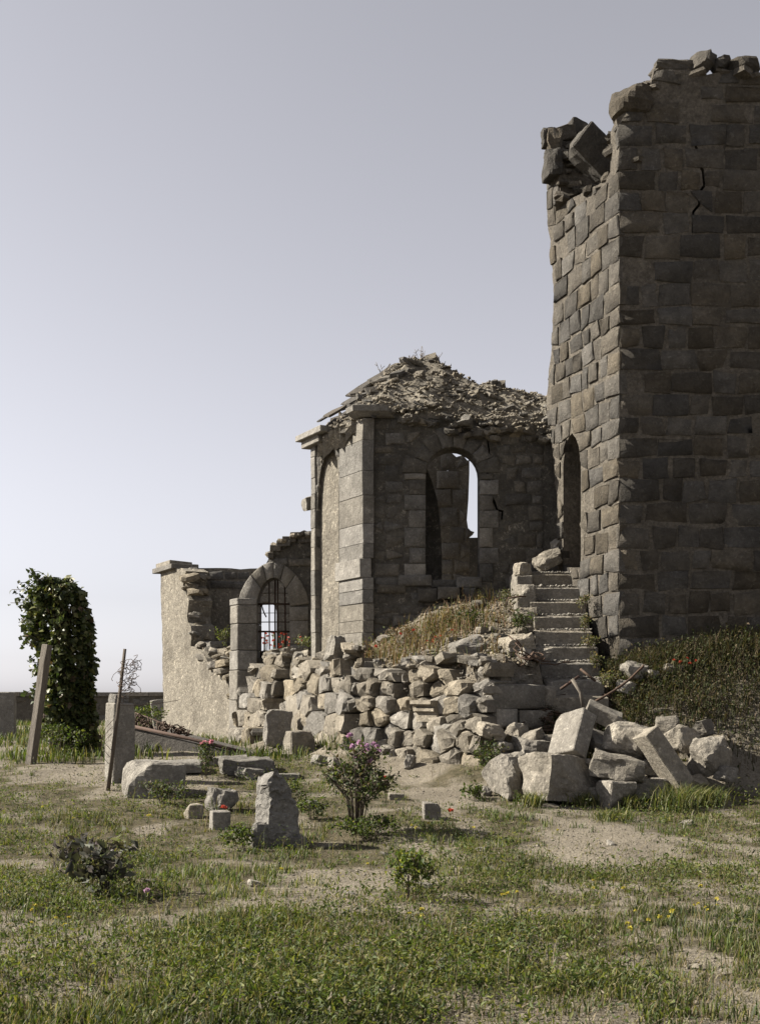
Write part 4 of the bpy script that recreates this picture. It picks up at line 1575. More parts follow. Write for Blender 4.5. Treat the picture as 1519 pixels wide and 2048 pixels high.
def leaning_pillar():
    p0 = G(1345, 1600)
    p0 = Vector((p0.x - 0.02, p0.y - 0.22, p0.z - 0.1))
    me = cut_block_mesh('long_stone', (0.19, 0.27, 0.98), 412, 0.006, 4, 1)
    o = add('leaning_pillar', me, M['block'], None, p0 + Vector((-0.03, 0.12, 0.42)), (-0.20, -0.58, 0.42), 'long squared stone pillar leaning to the left on the heap', 'pillar', GR)
    # dark disc on its lit side, coloured for the shade in a dowel hole
    V, Fc = tube_mesh('h', [(-0.112, -0.02, -0.18), (-0.100, -0.02, -0.18)], 0.02, 8)
    h = bpy.data.objects.new('dowel_hole', mesh_from('dowel_hole', V, Fc))
    COL.objects.link(h)
    h.data.materials.append(M['iron'])
    h.parent = o


leaning_pillar()

# stones by the tower foot, on the stairs, on the terrace
fallen('boulder', 1266, 1362, .30, .22, .28, (0, 0.35, 0.3), 'rock', 'pale angular stone at the foot of the tower corner', 'stone', y=14.1)
fallen('boulder', 1252, 1388, .22, .16, .2, (0.3, 0.2, 0.8), 'rock', 'pale stone just below the stone at the tower corner', 'stone', y=13.95)
fallen('boulder', 1342, 1345, .26, .12, .2, (0, 0.1, 0.2), 'rock', 'low stone in the grass against the shaded tower wall', 'stone', y=14.1)
fallen('boulder', 1300, 1352, .2, .1, .2, (0, 0.1, 0.7), 'rock', 'flat small stone between two pale stones at the tower foot', 'stone', y=14.05)
fallen('boulder', 1096, 1140, .40, .2, .26, (0.15, -0.45, 0.3), 'rock', 'large sunlit stone lying at the head of the stairs', 'stone', y=16.0, boxy=.75)
fallen('boulder', 1045, 1150, .22, .19, .2, (0.1, 0.1, 0.4), 'rock', 'small pale stone left of the one at the stair head', 'stone', y=15.8)
fallen('boulder', 1116, 1105, .22, .2, .2, (0.1, 0.1, 0.4), 'rock', 'crumbling stone lump against the tower doorway', 'stone', y=16.2, planes=12)
fallen('stone_block', 1048, 1340, .26, .24, .3, (0.1, 0.3, 0.4), 'cut', 'large dark shaded block beside the lower stairs', 'stone', y=14.05, amp=.03)
fallen('stone_block', 1030, 1312, .34, .2, .4, (0.1, -0.3, 0.2), 'cut', 'broken slab tilted on the terrace edge near the stairs', 'slab', y=14.2, amp=.03)
fallen('boulder', 1030, 1366, .40, .13, .28, (0, 0.02, 0.1), 'rock', 'long pale stone topping the shaded end of the terrace wall', 'stone', y=13.7, boxy=.8)
fallen('boulder', 935, 1320, .4, .22, .3, (0.2, -0.3, 0.2), 'rock', 'sloping grey stone sheet on the terrace above the wall', 'stone', y=14.3, boxy=.8)
fallen('boulder', 858, 1344, .26, .16, .2, (0, 0.1, 0.2), 'rock', 'dark upright stone on the wall top below the poppies', 'stone', y=14.2)
fallen('stone_block', 672, 1322, .22, .36, .2, (0.1, 0.15, 0.7), 'rock', 'pointed triangular stone leaning at the foot of the chapel pilaster', 'stone', y=16.1, planes=9, boxy=.9)
fallen('stone_block', 602, 1508, .42, .33, .36, (0, 0.02, 0.42), 'cut', 'squared block standing alone at the left foot of the terrace wall', 'stone', amp=.012, mat='rubble')
fallen('stone_slab', 556, 1492, .40, .55, .16, (-0.12, 0.05, 0.3), 'cut', 'dark upright slab leaning on the rubble beside the window jamb', 'slab', amp=.02)
fallen('boulder', 500, 1488, .5, .26, .4, (0, 0.1, 0.4), 'rock', 'low worn boulder at the foot of the window jamb', 'stone', boxy=.5)
fallen('boulder', 640, 1530, .2, .14, .2, (0, 0.1, 0.4), 'rock', 'small stone right of the lone squared block', 'stone')
fallen('boulder', 668, 1538, .16, .16, .16, (0, 0.1, 0.4), 'rock', 'little upright stone behind the pink rose bush', 'stone')
fallen('boulder', 818, 1535, .14, .16, .14, (0, 0.1, 0.4), 'rock', 'small standing stone at the foot of the terrace wall', 'stone')
fallen('boulder', 972, 1592, .1, .12, .1, (0, 0.2, 0.4), 'rock', 'little pale stone on the path before the fallen heap', 'stone')


# loose stones scattered on terrace and bank: nothing tells these apart
def loose():
    rng = random.Random(77)
    n = 0
    while n < 70:
        x, y = rng.uniform(-0.6, 2.0), rng.uniform(13.4, 16.4)
        z = zg1(x, y)
        if z < 1.3 or not pip((x, y), TERR):
            continue
        w = rng.choice((.08, .1, .12, .16, .2))
        if x < 0.9 and y > 14.9 and rng.random() < .6:
            continue
        instance(rng.choice(CHIPS + FLAKES[:4]), 'loose_stone', M['rubble'], None, (x, y, z + w * .1), (rng.uniform(-.3, .3), rng.uniform(-.3, .3), rng.uniform(0, 6)),
                 (w * 1.3, w, w * .8), 'small loose stone on the terrace ' + ('close to the stairs' if x > 1.35 else 'under the chapel window' if x > .5 else 'near the chapel pilaster'), 'stone',
                 'loose stones on the terrace ' + ('by the stairs' if x > 1.35 else 'under the window' if x > .5 else 'by the pilaster'))
        n += 1
    # broken stones along the top and the left return of the wall
    for (ax, ay), (bx, by), zt, k, wh in (((1.25, 13.3), (-.2, 15.2), 1.66, 20, 'right half of the rubble terrace wall'), ((-.3, 15.3), (-1.35, 18.6), 1.85, 20, 'left half of the rubble terrace wall'),
                                          ((-1.5, 19.2), (-2.2, 20.7), 1.98, 18, 'rubble below the barred window')):
        for i in range(k):
            f = rng.random()
            x = ax + (bx - ax) * f + rng.uniform(-.05, .25)
            y = ay + (by - ay) * f + rng.uniform(-.05, .2)
            w = rng.uniform(.12, .27)
            instance(rng.choice(CHIPS), 'loose_stone', M['rubble'], None, (x, y, zt + rng.uniform(-.03, .08) + w * .1), (rng.uniform(-.3, .3), rng.uniform(-.3, .3), rng.uniform(0, 6)),
                     (w * 1.25, w, w * .75), 'loose stone lying on top of the ' + wh, 'stone', 'loose stones on the ' + wh)
    for i in range(22):
        u, v = rng.uniform(1080, 1470), rng.uniform(1370, 1560)
        p = G(u, v, 11.5, 14.4)
        w = rng.uniform(.06, .16)
        instance(rng.choice(CHIPS), 'loose_stone', M['rubble'], None, p, (rng.uniform(-.3, .3), rng.uniform(-.3, .3), rng.uniform(0, 6)), (w * 1.3, w, w * .8),
                 'small loose stone on the weedy bank below the tower', 'stone', 'loose stones on the bank')
    for (u, v, w) in ((515, 1772, .1), (845, 1775, .11), (500, 1990, .1), (1060, 1598, .14), (1085, 1594, .1), (960, 1703, .1), (640, 1612, .1), (770, 1710, .06), (1385, 1938, .07), (1450, 1950, .07),
                      (1370, 1650, .12), (1220, 1690, .08), (300, 1765, .09), (265, 1995, .08), (700, 1790, .07), (1020, 1900, .06), (930, 1850, .06)):
        p = G(u, v)
        instance(rng.choice(CHIPS), 'loose_stone', M['block'], None, p + Vector((0, 0, w * .12)), (rng.uniform(-.3, .3), rng.uniform(-.3, .3), rng.uniform(0, 6)), (w * 1.3, w, w * .7),
                 'pale pebble lying in the churchyard grass', 'stone', 'pale pebbles in the grass')


loose()
tm = chip_cloud(4200, (-1.6, 4.6, 12.3, 16.5), zg, 0.02, 0.065, 83,
                lambda x, y, rs: np_pip(x, y, TERR) | ((x > 1.3) & (y < 14.4) & (rs.rand(len(x)) < .2)))
add('rubble_chips', tm, M['rubble'], None, (0, 0, 0), None, 'fine stone chips covering the terrace mound and bank', 'rubble', kind='stuff')
tm = chip_cloud(9000, (-4.5, 5.0, 4.2, 20), zg, 0.005, 0.026, 84,
                lambda x, y, rs: (abs(x) < y * .36) & (veg(x, y) < 0.4) & (zg(x, y) < 0.9))
add('path_gravel', tm, M['block'], None, (0, 0, 0), None, 'pale grit and gravel on the bare paths', 'gravel', kind='stuff')


# ================================================================== iron scrap
def iron_scrap():
    rng = random.Random(91)

    def spiral(c, r, turns, tilt, flip=1):
        pts = []
        m = Euler(tilt).to_matrix()
        for i in range(int(turns * 14) + 1):
            a = i / 14 * 2 * math.pi * flip
            rr = r * (1 - 0.75 * i / (turns * 14))
            pts.append(c + m @ Vector((rr * math.cos(a), rr * math.sin(a), 0)))
        return pts
    base = P(1130, 1430, 13.3)
    t = thing('iron_scrap_heap', base, 'dark heap of scrolled wrought iron scrap below the stairs', 'scrap iron')
    for i in range(26):
        u, v = rng.uniform(1045, 1215), rng.uniform(1385, 1470)
        p = G(u, v, 12.4, 14.2) + Vector((0, -0.03, rng.uniform(0.03, 0.16)))
        r = rng.uniform(.06, .13)
        tl = (rng.uniform(-.6, .9), rng.uniform(-.5, .5), rng.uniform(0, 6))
        pts = spiral(p, r, rng.choice((1.5, 2, 2.2)), tl, rng.choice((-1, 1)))
        m = Euler(tl).to_matrix()
        e = pts[0]
        tail = [e + m @ Vector((rng.uniform(-.05, .1), -0.09 * k, 0.01 * k * k)) for k in range(rng.randint(3, 6), 0, -1)]
        tube('scroll', tail + pts, 0.0085, M['iron'], t, 5)
    for i in range(16):
        u, v = rng.uniform(1040, 1220), rng.uniform(1390, 1480)
        p = G(u, v, 12.4, 14.2) + Vector((0, 0, rng.uniform(.02, .14)))
        a = rng.uniform(0, 6.3)
        d = Vector((math.cos(a), math.sin(a) * .6, rng.uniform(-.25, .25)))
        L = rng.uniform(.25, .6)
        tube('bar', [p - d * L / 2, p + Vector((0, 0, rng.uniform(-.03, .05))), p + d * L / 2], 0.011, M['iron'], t, 5)
    # longer pieces that stick out
    a = G(1160, 1425, 12.6, 14.2)
    tube('rusted_strap', [P(1166, 1418, 13.2), P(1160, 1385, 13.2), P(1143, 1358, 13.25)], .022, M['wood'], t, 5)
    tube('bar', [P(1120, 1378, 13.5), P(1157, 1352, 13.5)], .018, M['rust'], t, 5)
    tube('bar', [P(1160, 1338, 13.6), P(1190, 1362, 13.5)], .016, M['iron'], t, 5)
    h = []
    for i in range(9):
        f = i / 8
        h.append(P(1190 + 95 * f - 0 * f, 1402 - 45 * f - 22 * f * f + (0 if f < .8 else -2), 13.4 + .1 * f))
    h.append(P(1286, 1330, 13.5))
    tube('curved_hoop', h, .016, M['iron'], t, 6)
    tube('bar', [P(1012, 1210, 15.0), P(1016, 1196, 15.0), P(1040, 1193, 15.0), P(1050, 1193, 15.1)], .012, M['iron'], t, 5)
    return t


iron_scrap()


# ================================================================== graves
def broken_headstone():
    p = G(552, 1690)
    t = thing('broken_headstone', p, 'jagged broken grey headstone on a low base in the grass', 'headstone')
    add('base_slab', cut_block_mesh('base_slab', (0.46, 0.34, 0.10), 501, 0.012, 4, 3), M['grave'], t, p + Vector((0.0, 0.05, 0.02)), (0, 0.02, 0.25))
    # jagged body: outline given depth
    out = [(-.14, 0), (.14, 0), (.15, .10), (.135, .22), (.14, .31), (.08, .345), (.075, .40), (.03, .45), (.005, .52), (-.05, .575), (-.10, .565), (-.145, .48), (-.13, .40), (-.15, .30), (-.135, .2), (-.15, .1)]
    bm = bmesh.new()
    f = [bm.verts.new((x, -0.12, z)) for x, z in out]
    face = bm.faces.new(f)
    r = bmesh.ops.extrude_face_region(bm, geom=[face])
    for v in [g for g in r['geom'] if isinstance(g, bmesh.types.BMVert)]:
        v.co.y += 0.25
        v.co.x *= 0.92
        v.co.z *= 0.90
    bmesh.ops.recalc_face_normals(bm, faces=bm.faces)
    bmesh.ops.triangulate(bm, faces=[f_ for f_ in bm.faces if len(f_.verts) > 4])
    for _ in range(3):
        bmesh.ops.subdivide_edges(bm, edges=[e for e in bm.edges if e.calc_length() > 0.04], cuts=1)
        bmesh.ops.triangulate(bm, faces=[f_ for f_ in bm.faces if len(f_.verts) > 4])
    for v in bm.verts:
        c = v.co
        k = mnoise.fractal(c * 8 + Vector((3, 7, 1)), .8, 2, 4)
        k2 = mnoise.fractal(c * 13 + Vector((13, 7, 1)), .8, 2, 3)
        amp = 0.022 + 0.018 * min(1, max(0, (c.z - 0.25) / 0.3))
        v.co += Vector((k * amp, k2 * amp * 1.3 * (1 if c.y < 0 else .6), k * amp * .6))
    me = bpy.data.meshes.new('broken_stele')
    bm.to_mesh(me)
    bm.free()
    add('broken_stele', me, M['grave'], t, p + Vector((0, 0.04, 0.06)), (0, 0, 0.62))
    add('rubble_foot', rock_mesh('rubble_foot', (.16, .14, .2), 509, 9, .06, 4), M['grave'], t, p + Vector((-.12, -.10, .1)), (0, 0, .3))
    return t


broken_headstone()


def kerb(u, v, w, h, d, rz, label, seed):
    p = G(u, v)
    add('kerb_block', cut_block_mesh('kerb_block', (w, d, h + .06), seed, 0.005, 3, 1), M['block'], None, p + Vector((0, 0, h / 2 - .03)), (0, 0.02, rz), label, 'kerb block', 'small squared blocks marking a grave plot')


kerb(386, 1636, .15, .13, .16, .5, 'farthest left small squared block by the grave plot', 511)
kerb(440, 1658, .17, .16, .14, .35, 'small squared block nearest the broken headstone on its left', 512)
kerb(862, 1637, .16, .15, .15, .12, 'small squared block at the edge of the path, right of roses', 513)
kerb(792, 1598, .16, .06, .14, .1, 'low squared block just behind the pink rose bush', 514)
fallen('stone_block', 444, 1624, .26, .24, .2, (0.1, 0.12, 0.7), 'rock', 'rough grey stone standing behind the small squared blocks', 'stone', mat='grave', boxy=.9)
fallen('boulder', 622, 1616, .12, .1, .12, (0, 0, .4), 'rock', 'small pale stone between headstone and rose bush', 'stone', mat='grave')


def stele():
    p = G(240, 1560)
    t = thing('grave_stele', p, 'tall square grey grave pillar beside the leaning iron rod', 'headstone')
    add('shaft', cut_block_mesh('shaft', (0.26, 0.26, 0.92), 520, 0.006, 4, 1), M['grave'], t, p + Vector((0, 0, 0.42)), (0, 0.02, 0.62))
    add('cap', cut_block_mesh('cap', (0.18, 0.18, 0.10), 521, 0.01, 2, 2), M['grave'], t, p + Vector((-.02, 0, 0.925)), (0, 0.05, 0.62))
    return t


stele()


fallen('tomb_block', 308, 1592, .62, .40, .48, (0, 0.02, 0.30), 'cut', 'low rough tomb block with its front in shade', 'tomb', mat='grave', amp=.02, sink=.06)
fallen('grave_slab', 325, 1545, .95, .13, .6, (0, 0.0, 0.12), 'cut', 'pale flat grave slab behind the shaded tomb block', 'slab', mat='grave', amp=.008, sink=.0)
fallen('grave_slab', 492, 1545, .62, .18, .5, (0.05, 0.02, 0.25), 'cut', 'broken flat grave slab lying by the sandy path', 'slab', mat='grave', amp=.02)
fallen('grave_slab', 455, 1530, .5, .12, .4, (0.0, -0.03, 0.1), 'cut', 'thin pale slab partly under the broken grave slab', 'slab', mat='grave', amp=.014)
fallen('boulder', 500, 1556, .28, .13, .3, (0, 0.1, .4), 'rock', 'dark broken lump at the end of the grave slab', 'stone', mat='grave')
fallen('grave_slab', 565, 1555, .4, .06, .25, (0, 0, .05), 'cut', 'flat slab sunk in the path near the rose bush', 'slab', mat='grave', amp=.008)


def railed_tomb():
    p = G(380, 1512)
    t = thing('railed_tomb', p, 'dark overgrown tomb with rusty edge rail and collapsed iron railings', 'tomb')
    # low body receding to the left with an inclined rusty rail
    a = P(262, 1452, 17.4)
    b = P(500, 1508, 16.6)
    gz = 0.35
    V = [Vector((a.x, a.y, gz)), Vector((b.x, b.y, gz)), Vector((b.x + .1, b.y + 1.0, gz)), Vector((a.x + .2, a.y + 1.1, gz)),
         a + Vector((0, 0, -.03)), b + Vector((0, 0, -.03)), b + Vector((.1, 1.0, -.03)), a + Vector((.2, 1.1, -.03))]
    Fc = [(0, 1, 5, 4), (1, 2, 6, 5), (2, 3, 7, 6), (3, 0, 4, 7), (4, 5, 6, 7), (3, 2, 1, 0)]
    add_world('tomb_body', V, Fc, M['slate'], t)
    tube('edge_rail', [a, a.lerp(b, .5) + Vector((0, 0, .015)), b], .028, M['rust'], t, 6)
    rng = random.Random(97)
    lines = []
    for i in range(46):
        f = rng.uniform(0.02, 0.45)
        c = a.lerp(b, f) + Vector((0, rng.uniform(.05, .5), rng.uniform(.0, .16) * (1 - f)))
        r = rng.uniform(.04, .09)
        m = Euler((rng.uniform(-1, 1), rng.uniform(-1, 1), rng.uniform(0, 6))).to_matrix()
        lines.append([c + m @ Vector((r * math.cos(k / 9 * 6.28) * (1 - k * .05), r * math.sin(k / 9 * 6.28) * (1 - k * .05), .002 * k)) for k in range(11)])
    for i in range(9):
        f = i / 9 * .5
        c = a.lerp(b, f) + Vector((0, .25, 0))
        lines.append([c, c + Vector((rng.uniform(-.1, .1), 0, .2 * (1 - f)))])
    c0, c1 = a + Vector((0, .3, .2)), a.lerp(b, .5) + Vector((0, .3, .06))
    lines.append([c0, c0.lerp(c1, .5), c1])
    multi_tube('railings', lines, 0.010, M['iron'], t, a)
    return t


railed_tomb()
fallen('headstone', 320, 1455, .42, .75, .12, (0.0, -0.12, 0.35), 'cut', 'narrow pale headstone leaning against the rendered ruin wall', 'headstone', mat='grave', amp=.006, chips=1)
fallen('headstone', 14, 1478, .34, .95, .2, (0, 0, 0.1), 'cut', 'dark headstone at the far left before the boundary wall', 'headstone', mat='grave', amp=.008, chips=1)
fallen('headstone', 178, 1508, .35, .2, .3, (0, 0, 0.3), 'cut', 'low stone kerb at the foot of the ivy column', 'headstone', mat='grave', amp=.01)
fallen('headstone', 118, 1500, .3, .2, .2, (0, 0, 0.3), 'cut', 'small low grave marker left of the ivy column foot', 'headstone', mat='grave', amp=.01)


# ================================================================== posts, rods, crosses
def leaning_post():
    b = G(62, 1528)
    tp = P(94, 1296, b.y + .1)
    d = tp - b
    me = cut_block_mesh('post', (0.105, 0.105, d.length + .15), 540, 0.008, 6, 1)
    q = (d.to_track_quat('Z', 'Y') @ Euler((0, 0, .55)).to_quaternion()).to_euler()
    add('leaning_post', me, M['wood'], None, b + d * .48, q, 'thick weathered wooden post leaning right at the left edge', 'post')


leaning_post()


def iron_rod():
    b = G(214, 1582)
    tp = P(250, 1298, b.y + .15)
    t = thing('leaning_rod', b, 'thin dark leaning stake with tangled wire near its top', 'stake')
    tube('stake', [b - Vector((0, 0, .1)), b.lerp(tp, .5) + Vector((.01, 0, 0)), tp], .026, M['darkwood'], t, 6, .75)
    rng = random.Random(99)
    lines = []
    for i in range(26):
        f = rng.uniform(.62, .92)
        c = b.lerp(tp, f) + Vector((rng.uniform(0, .16), rng.uniform(-.05, .05), rng.uniform(-.05, .05)))
        r = rng.uniform(.03, .08)
        m = Euler((rng.uniform(-1.6, 1.6), rng.uniform(-1, 1), rng.uniform(0, 6))).to_matrix()
        lines.append([c + m @ Vector((r * math.cos(k * .9), r * math.sin(k * .9), .01 * k)) for k in range(9)])
    for i in range(3):
        c = b.lerp(tp, .5 - .05 * i)
        lines.append([c + Vector((-.02 - .12 * math.sin(k / 8 * 3.14), -.02, -k * .045)) for k in range(9)])
    lines.append([b.lerp(tp, .6), b.lerp(tp, .58) + Vector((.25, .3, .03)), b.lerp(tp, .6) + Vector((.55, .6, .05))])
    multi_tube('wire', lines, 0.0035, M['iron'], t, b.lerp(tp, .7), 4)
    return t


iron_rod()


def grave_cross(u, v, h, label, arm=True, seed=0):
    b = G(u, v)
    t = thing('iron_grave_cross', b, label, 'grave cross')
    tube('upright', [b - Vector((0, 0, .1)), b + Vector((0.01, 0, h))], .016, M['iron'], t, 6)
    if arm:
        w = .22
        tube('arm', [b + Vector((-w, 0, h * .74)), b + Vector((w, 0, h * .74))], .014, M['iron'], t, 6)
        rng = random.Random(seed)
        for s in (-1, 1):
            for q in (-1, 1):
                c = b + Vector((s * .1, 0, h * .74 + q * .1))
                tube('scroll', [c + Vector((.07 * math.cos(k * .7), 0, .07 * math.sin(k * .7))) * (1 - k * .05) if False else c + Vector((.07 * (1 - k * .06) * math.cos(k * .7), 0, .07 * (1 - k * .06) * math.sin(k * .7))) for k in range(10)], .007, M['iron'], t, 4)


grave_cross(105, 1498, 1.05, 'wrought iron grave cross left of the ivy column', True, 1)
grave_cross(148, 1492, .95, 'wrought iron grave cross in front of the ivy column', True, 2)
grave_cross(88, 1490, .8, 'plain thin iron rod beside the grave crosses', False, 3)

# ================================================================== boundary wall far behind
def boundary():
    t = thing('boundary_wall', (-12, 40, 0.2), 'long dark cemetery boundary wall with pale coping on the horizon', 'wall')
    B = Wall((-26, 40.0), (1, 0.0))
    V, Fc = prism(B, [(0, -.4), (60, -.4), (60, 1.27), (0, 1.27)], [], 0.45)
    add_world('wall_body', V, Fc, M['chapel'], t)
    rng = random.Random(101)
    s = 9.0
    while s < 34:
        L = rng.uniform(.7, 1.1)
        box_on(B, s, s + L - .01, 1.262, 1.40 + rng.uniform(-.012, .012), -.53, .09, M['ashlar'], t, 'coping_stone', rng, .004)
        s += L
    for k in range(40):
        s0 = rng.uniform(9, 26)
        z0 = rng.uniform(.2, 1.1)
        w = rng.uniform(.3, .6)
        poly_stone(B, [(s0, z0), (s0 + w, z0), (s0 + w, z0 + .22), (s0, z0 + .22)], .02, .05, M['chapel'], t, rng, .02, .01, .02)


boundary()


# ================================================================== vegetation
def leaf_quads(P0, D, L, Wd, rs, fold=0.35, col=None):
    """one folded pointed leaf (4 triangles) per row: base P0, direction D, length L, width Wd"""
    n = len(P0)
    D = D / np.linalg.norm(D, axis=1, keepdims=True)
    rnd = rs.normal(size=(n, 3))
    S = np.cross(D, rnd)
    S /= np.linalg.norm(S, axis=1, keepdims=True) + 1e-9
    N = np.cross(S, D)
    L = np.asarray(L)[:, None]
    Wd = np.asarray(Wd)[:, None]
    mid = P0 + D * L * 0.5 + N * L * 0.06
    a = mid + S * Wd * .5 + N * Wd * fold
    b = mid - S * Wd * .5 + N * Wd * fold
    tip = P0 + D * L - N * L * 0.08
    V = np.stack([P0, a, tip, b, mid], 1)
    k = (np.arange(n) * 5)[:, None, None]
    Fc = np.array([[0, 1, 4], [1, 2, 4], [2, 3, 4], [3, 0, 4]])[None] + k
    C = None if col is None else np.repeat(col, 5, 0)
    return V.reshape(-1, 3), Fc.reshape(-1, 3), C


def blades(P0, H, Wd, lean, rs, col):
    """grass blades, three triangles each"""
    n = len(P0)
    a = rs.uniform(0, 2 * np.pi, n)
    side = np.stack([np.cos(a), np.sin(a), np.zeros(n)], 1)
    b = a + np.pi / 2 + rs.normal(0, .5, n)
    ld = np.stack([np.cos(b), np.sin(b), np.zeros(n)], 1) * (lean * H)[:, None]
    up = np.array([0, 0, 1.0])
    h = H[:, None]
    w = Wd[:, None]
    V = np.stack([P0 - side * w / 2, P0 + side * w / 2, P0 + ld * .35 + up * h * .6 + side * w * .38, P0 + ld * .35 + up * h * .6 - side * w * .38, P0 + ld + up * h * .92], 1)
    Fc = np.array([[0, 1, 2], [0, 2, 3], [3, 2, 4]])[None] + (np.arange(n) * 5)[:, None, None]
    C = np.repeat(col, 5, 0)
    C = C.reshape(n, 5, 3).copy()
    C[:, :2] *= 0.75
    return V.reshape(-1, 3), Fc.reshape(-1, 3), C.reshape(-1, 3)


def join(parts):
    Vs, Fs, Cs = [], [], []
    k = 0
    for V, Fc, C in parts:
        Vs.append(V)
        Fs.append(Fc + k)
        Cs.append(C)
        k += len(V)
    return np.concatenate(Vs), np.concatenate(Fs), np.concatenate(Cs)


def pal(rs, n, cols, w, var=.25):
    cols = np.array(cols)
    c = cols[rs.choice(len(cols), n, p=np.array(w) / sum(w))]
    return c * (1 + rs.uniform(-var, var, (n, 1))) * (1 + rs.uniform(-.08, .08, (n, 3)))


GREEN = [(0.044, 0.062, 0.014), (0.068, 0.086, 0.020), (0.026, 0.038, 0.011), (0.108, 0.114, 0.028), (0.13, 0.11, 0.06), (0.17, 0.147, 0.10)]


def build_grass():
    rs = np.random.RandomState(2024)

    def scatter(n, y0, y1, wide, thr, pw=1.0):
        # even in image space: more plants close to the camera
        t = rs.rand(n)
        y = (y0 ** -pw + t * (y1 ** -pw - y0 ** -pw)) ** (-1 / pw)
        x = rs.uniform(-wide, wide, n) * y
        vg = veg(x, y)
        k = rs.rand(n) < np.clip(vg * 1.15 + thr, 0, 1)
        x, y = x[k], y[k]
        z = zg(x, y)
        k = (z < 1.0) & ~np_pip(x, y, TERR)
        return np.stack([x[k], y[k], z[k]], 1)
    parts = []
    # grass tufts
    c = scatter(12500, 4.2, 19, .37, .05, 0.9)
    c = c[vnoise(c[:, 0] - 5, c[:, 1], 2.7) + rs.uniform(-.3, .3, len(c)) > .36]
    m = 13
    P0 = np.repeat(c, m, 0)
    n = len(P0)
    P0[:, :2] += rs.normal(0, .028, (n, 2))
    tall = np.repeat(0.35 + 1.5 * vnoise(c[:, 0], c[:, 1], 1.6) ** 1.6, m)
    H = rs.uniform(.015, .075, n) * tall
    tone = np.repeat(vnoise(c[:, 0] + 40, c[:, 1], 0.8), m)
    col = pal(rs, n, GREEN, (3, 3, 2, 2, 2.2, 1.8))
    col = col * (1 + .35 * (tone[:, None] - .5) * np.array([1.0, .3, 0])) * (.72 + .6 * np.repeat(vnoise(c[:, 0] + 11, c[:, 1], 1.3), m))[:, None]
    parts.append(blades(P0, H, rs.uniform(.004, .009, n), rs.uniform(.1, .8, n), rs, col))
    # low leafy weeds
    c = scatter(12000, 4.2, 17, .37, .03, 0.9)
    c = c[vnoise(c[:, 0] + 9, c[:, 1], 1.1) + rs.uniform(-.25, .25, len(c)) > .42]
    m = 16
    P0 = np.repeat(c, m, 0)
    n = len(P0)
    P0[:, :2] += rs.normal(0, .04, (n, 2))
    P0[:, 2] += np.abs(rs.normal(0, .045, n)) * np.repeat(.2 + 2.2 * vnoise(c[:, 0] + 70, c[:, 1], 1.9), m)
    D = rs.normal(size=(n, 3))
    D[:, 2] = np.abs(D[:, 2]) * .8 + .1
    L = rs.uniform(.014, .042, n)
    col = pal(rs, n, GREEN[:4] + [(0.11, 0.105, 0.035), (.14, .12, .08)], (3, 3, 2, 2, 1, .8))
    parts.append(leaf_quads(P0, D, L, L * rs.uniform(.2, .42, n), rs, .3, col))
    # thin taller stalks with seed heads
    c = scatter(3200, 4.4, 16, .37, .02, 0.9)
    n = len(c)
    H = rs.uniform(.10, .24, n)
    parts.append(blades(c, H, rs.uniform(.003, .005, n), rs.uniform(.05, .45, n), rs, pal(rs, n, GREEN[2:], (2, 2, 3, 2))))
    # dry straw lying on the bare earth
    n = 16000
    y = (4.2 ** -1 + rs.rand(n) * (15.0 ** -1 - 4.2 ** -1)) ** -1
    x = rs.uniform(-.37, .37, n) * y
    z = zg(x, y) + .006
    k = z < .9
    P0 = np.stack([x, y, z], 1)[k]
    n = len(P0)
    parts.append(blades(P0, rs.uniform(.015, .05, n), rs.uniform(.003, .006, n), rs.uniform(.8, 3.0, n), rs, pal(rs, n, [(0.2, .165, .11), (.12, .1, .06), (.08, .085, .035)], (2, 1, 1))))
    V, Fc, C = join(parts)
    add('grass', mesh_np('grass', V, Fc, C), M['leaf'], None, (0, 0, 0), None, 'patchy green grass and low weeds over the churchyard', 'grass', kind='stuff')
    # far grass and weeds around the graves
    parts = []
    n = 26000
    y = rs.uniform(15, 36, n)
    x = rs.uniform(-.37, .02, n) * y
    k = (veg(x, y) > rs.rand(n) * .7) & (zg(x, y) < 1) & ~((x > -4.9) & (y > 20.3) & (x > -2.57 - .57 * (y - 21) - .3) & (y < 26))
    P0 = np.stack([x, y, zg(x, y)], 1)[k]
    n = len(P0)
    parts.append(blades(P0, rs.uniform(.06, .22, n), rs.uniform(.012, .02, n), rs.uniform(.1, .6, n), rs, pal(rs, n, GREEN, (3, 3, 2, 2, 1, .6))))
    V, Fc, C = join(parts)
    add('far_grass', mesh_np('far_grass', V, Fc, C), M['leaf'], None, (0, 0, 0), None, 'longer grass among the far graves on the left', 'grass', kind='stuff')
    # mound and bank growth: dry brownish weeds with green among them
    parts = []
    n = 15000
    x = rs.uniform(-.9, 2.1, n)
    y = rs.uniform(13.4, 16.4, n)
    d = vnoise(x, y, 1.8)
    cen = np.exp(-(((x - .55) / .75) ** 2 + ((y - 15.6) / .7) ** 2))
    k = np_pip(x, y, TERR) & (rs.rand(n) < np.clip(cen * 1.6 * d + .1 * d, 0, 1))
    P0 = np.stack([x, y, zg(x, y)], 1)[k]
    n = len(P0)
    H = rs.uniform(.05, .28, n)
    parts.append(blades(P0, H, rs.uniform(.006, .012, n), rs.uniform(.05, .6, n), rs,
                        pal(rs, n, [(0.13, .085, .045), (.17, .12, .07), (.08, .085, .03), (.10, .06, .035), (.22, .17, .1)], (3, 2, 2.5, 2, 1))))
    m = n // 2
    q = rs.choice(n, m)
    Pq = P0[q] + np.stack([rs.normal(0, .02, m), rs.normal(0, .02, m), H[q] * rs.uniform(.4, 1, m)], 1)
    D = rs.normal(size=(m, 3))
    L = rs.uniform(.02, .05, m)
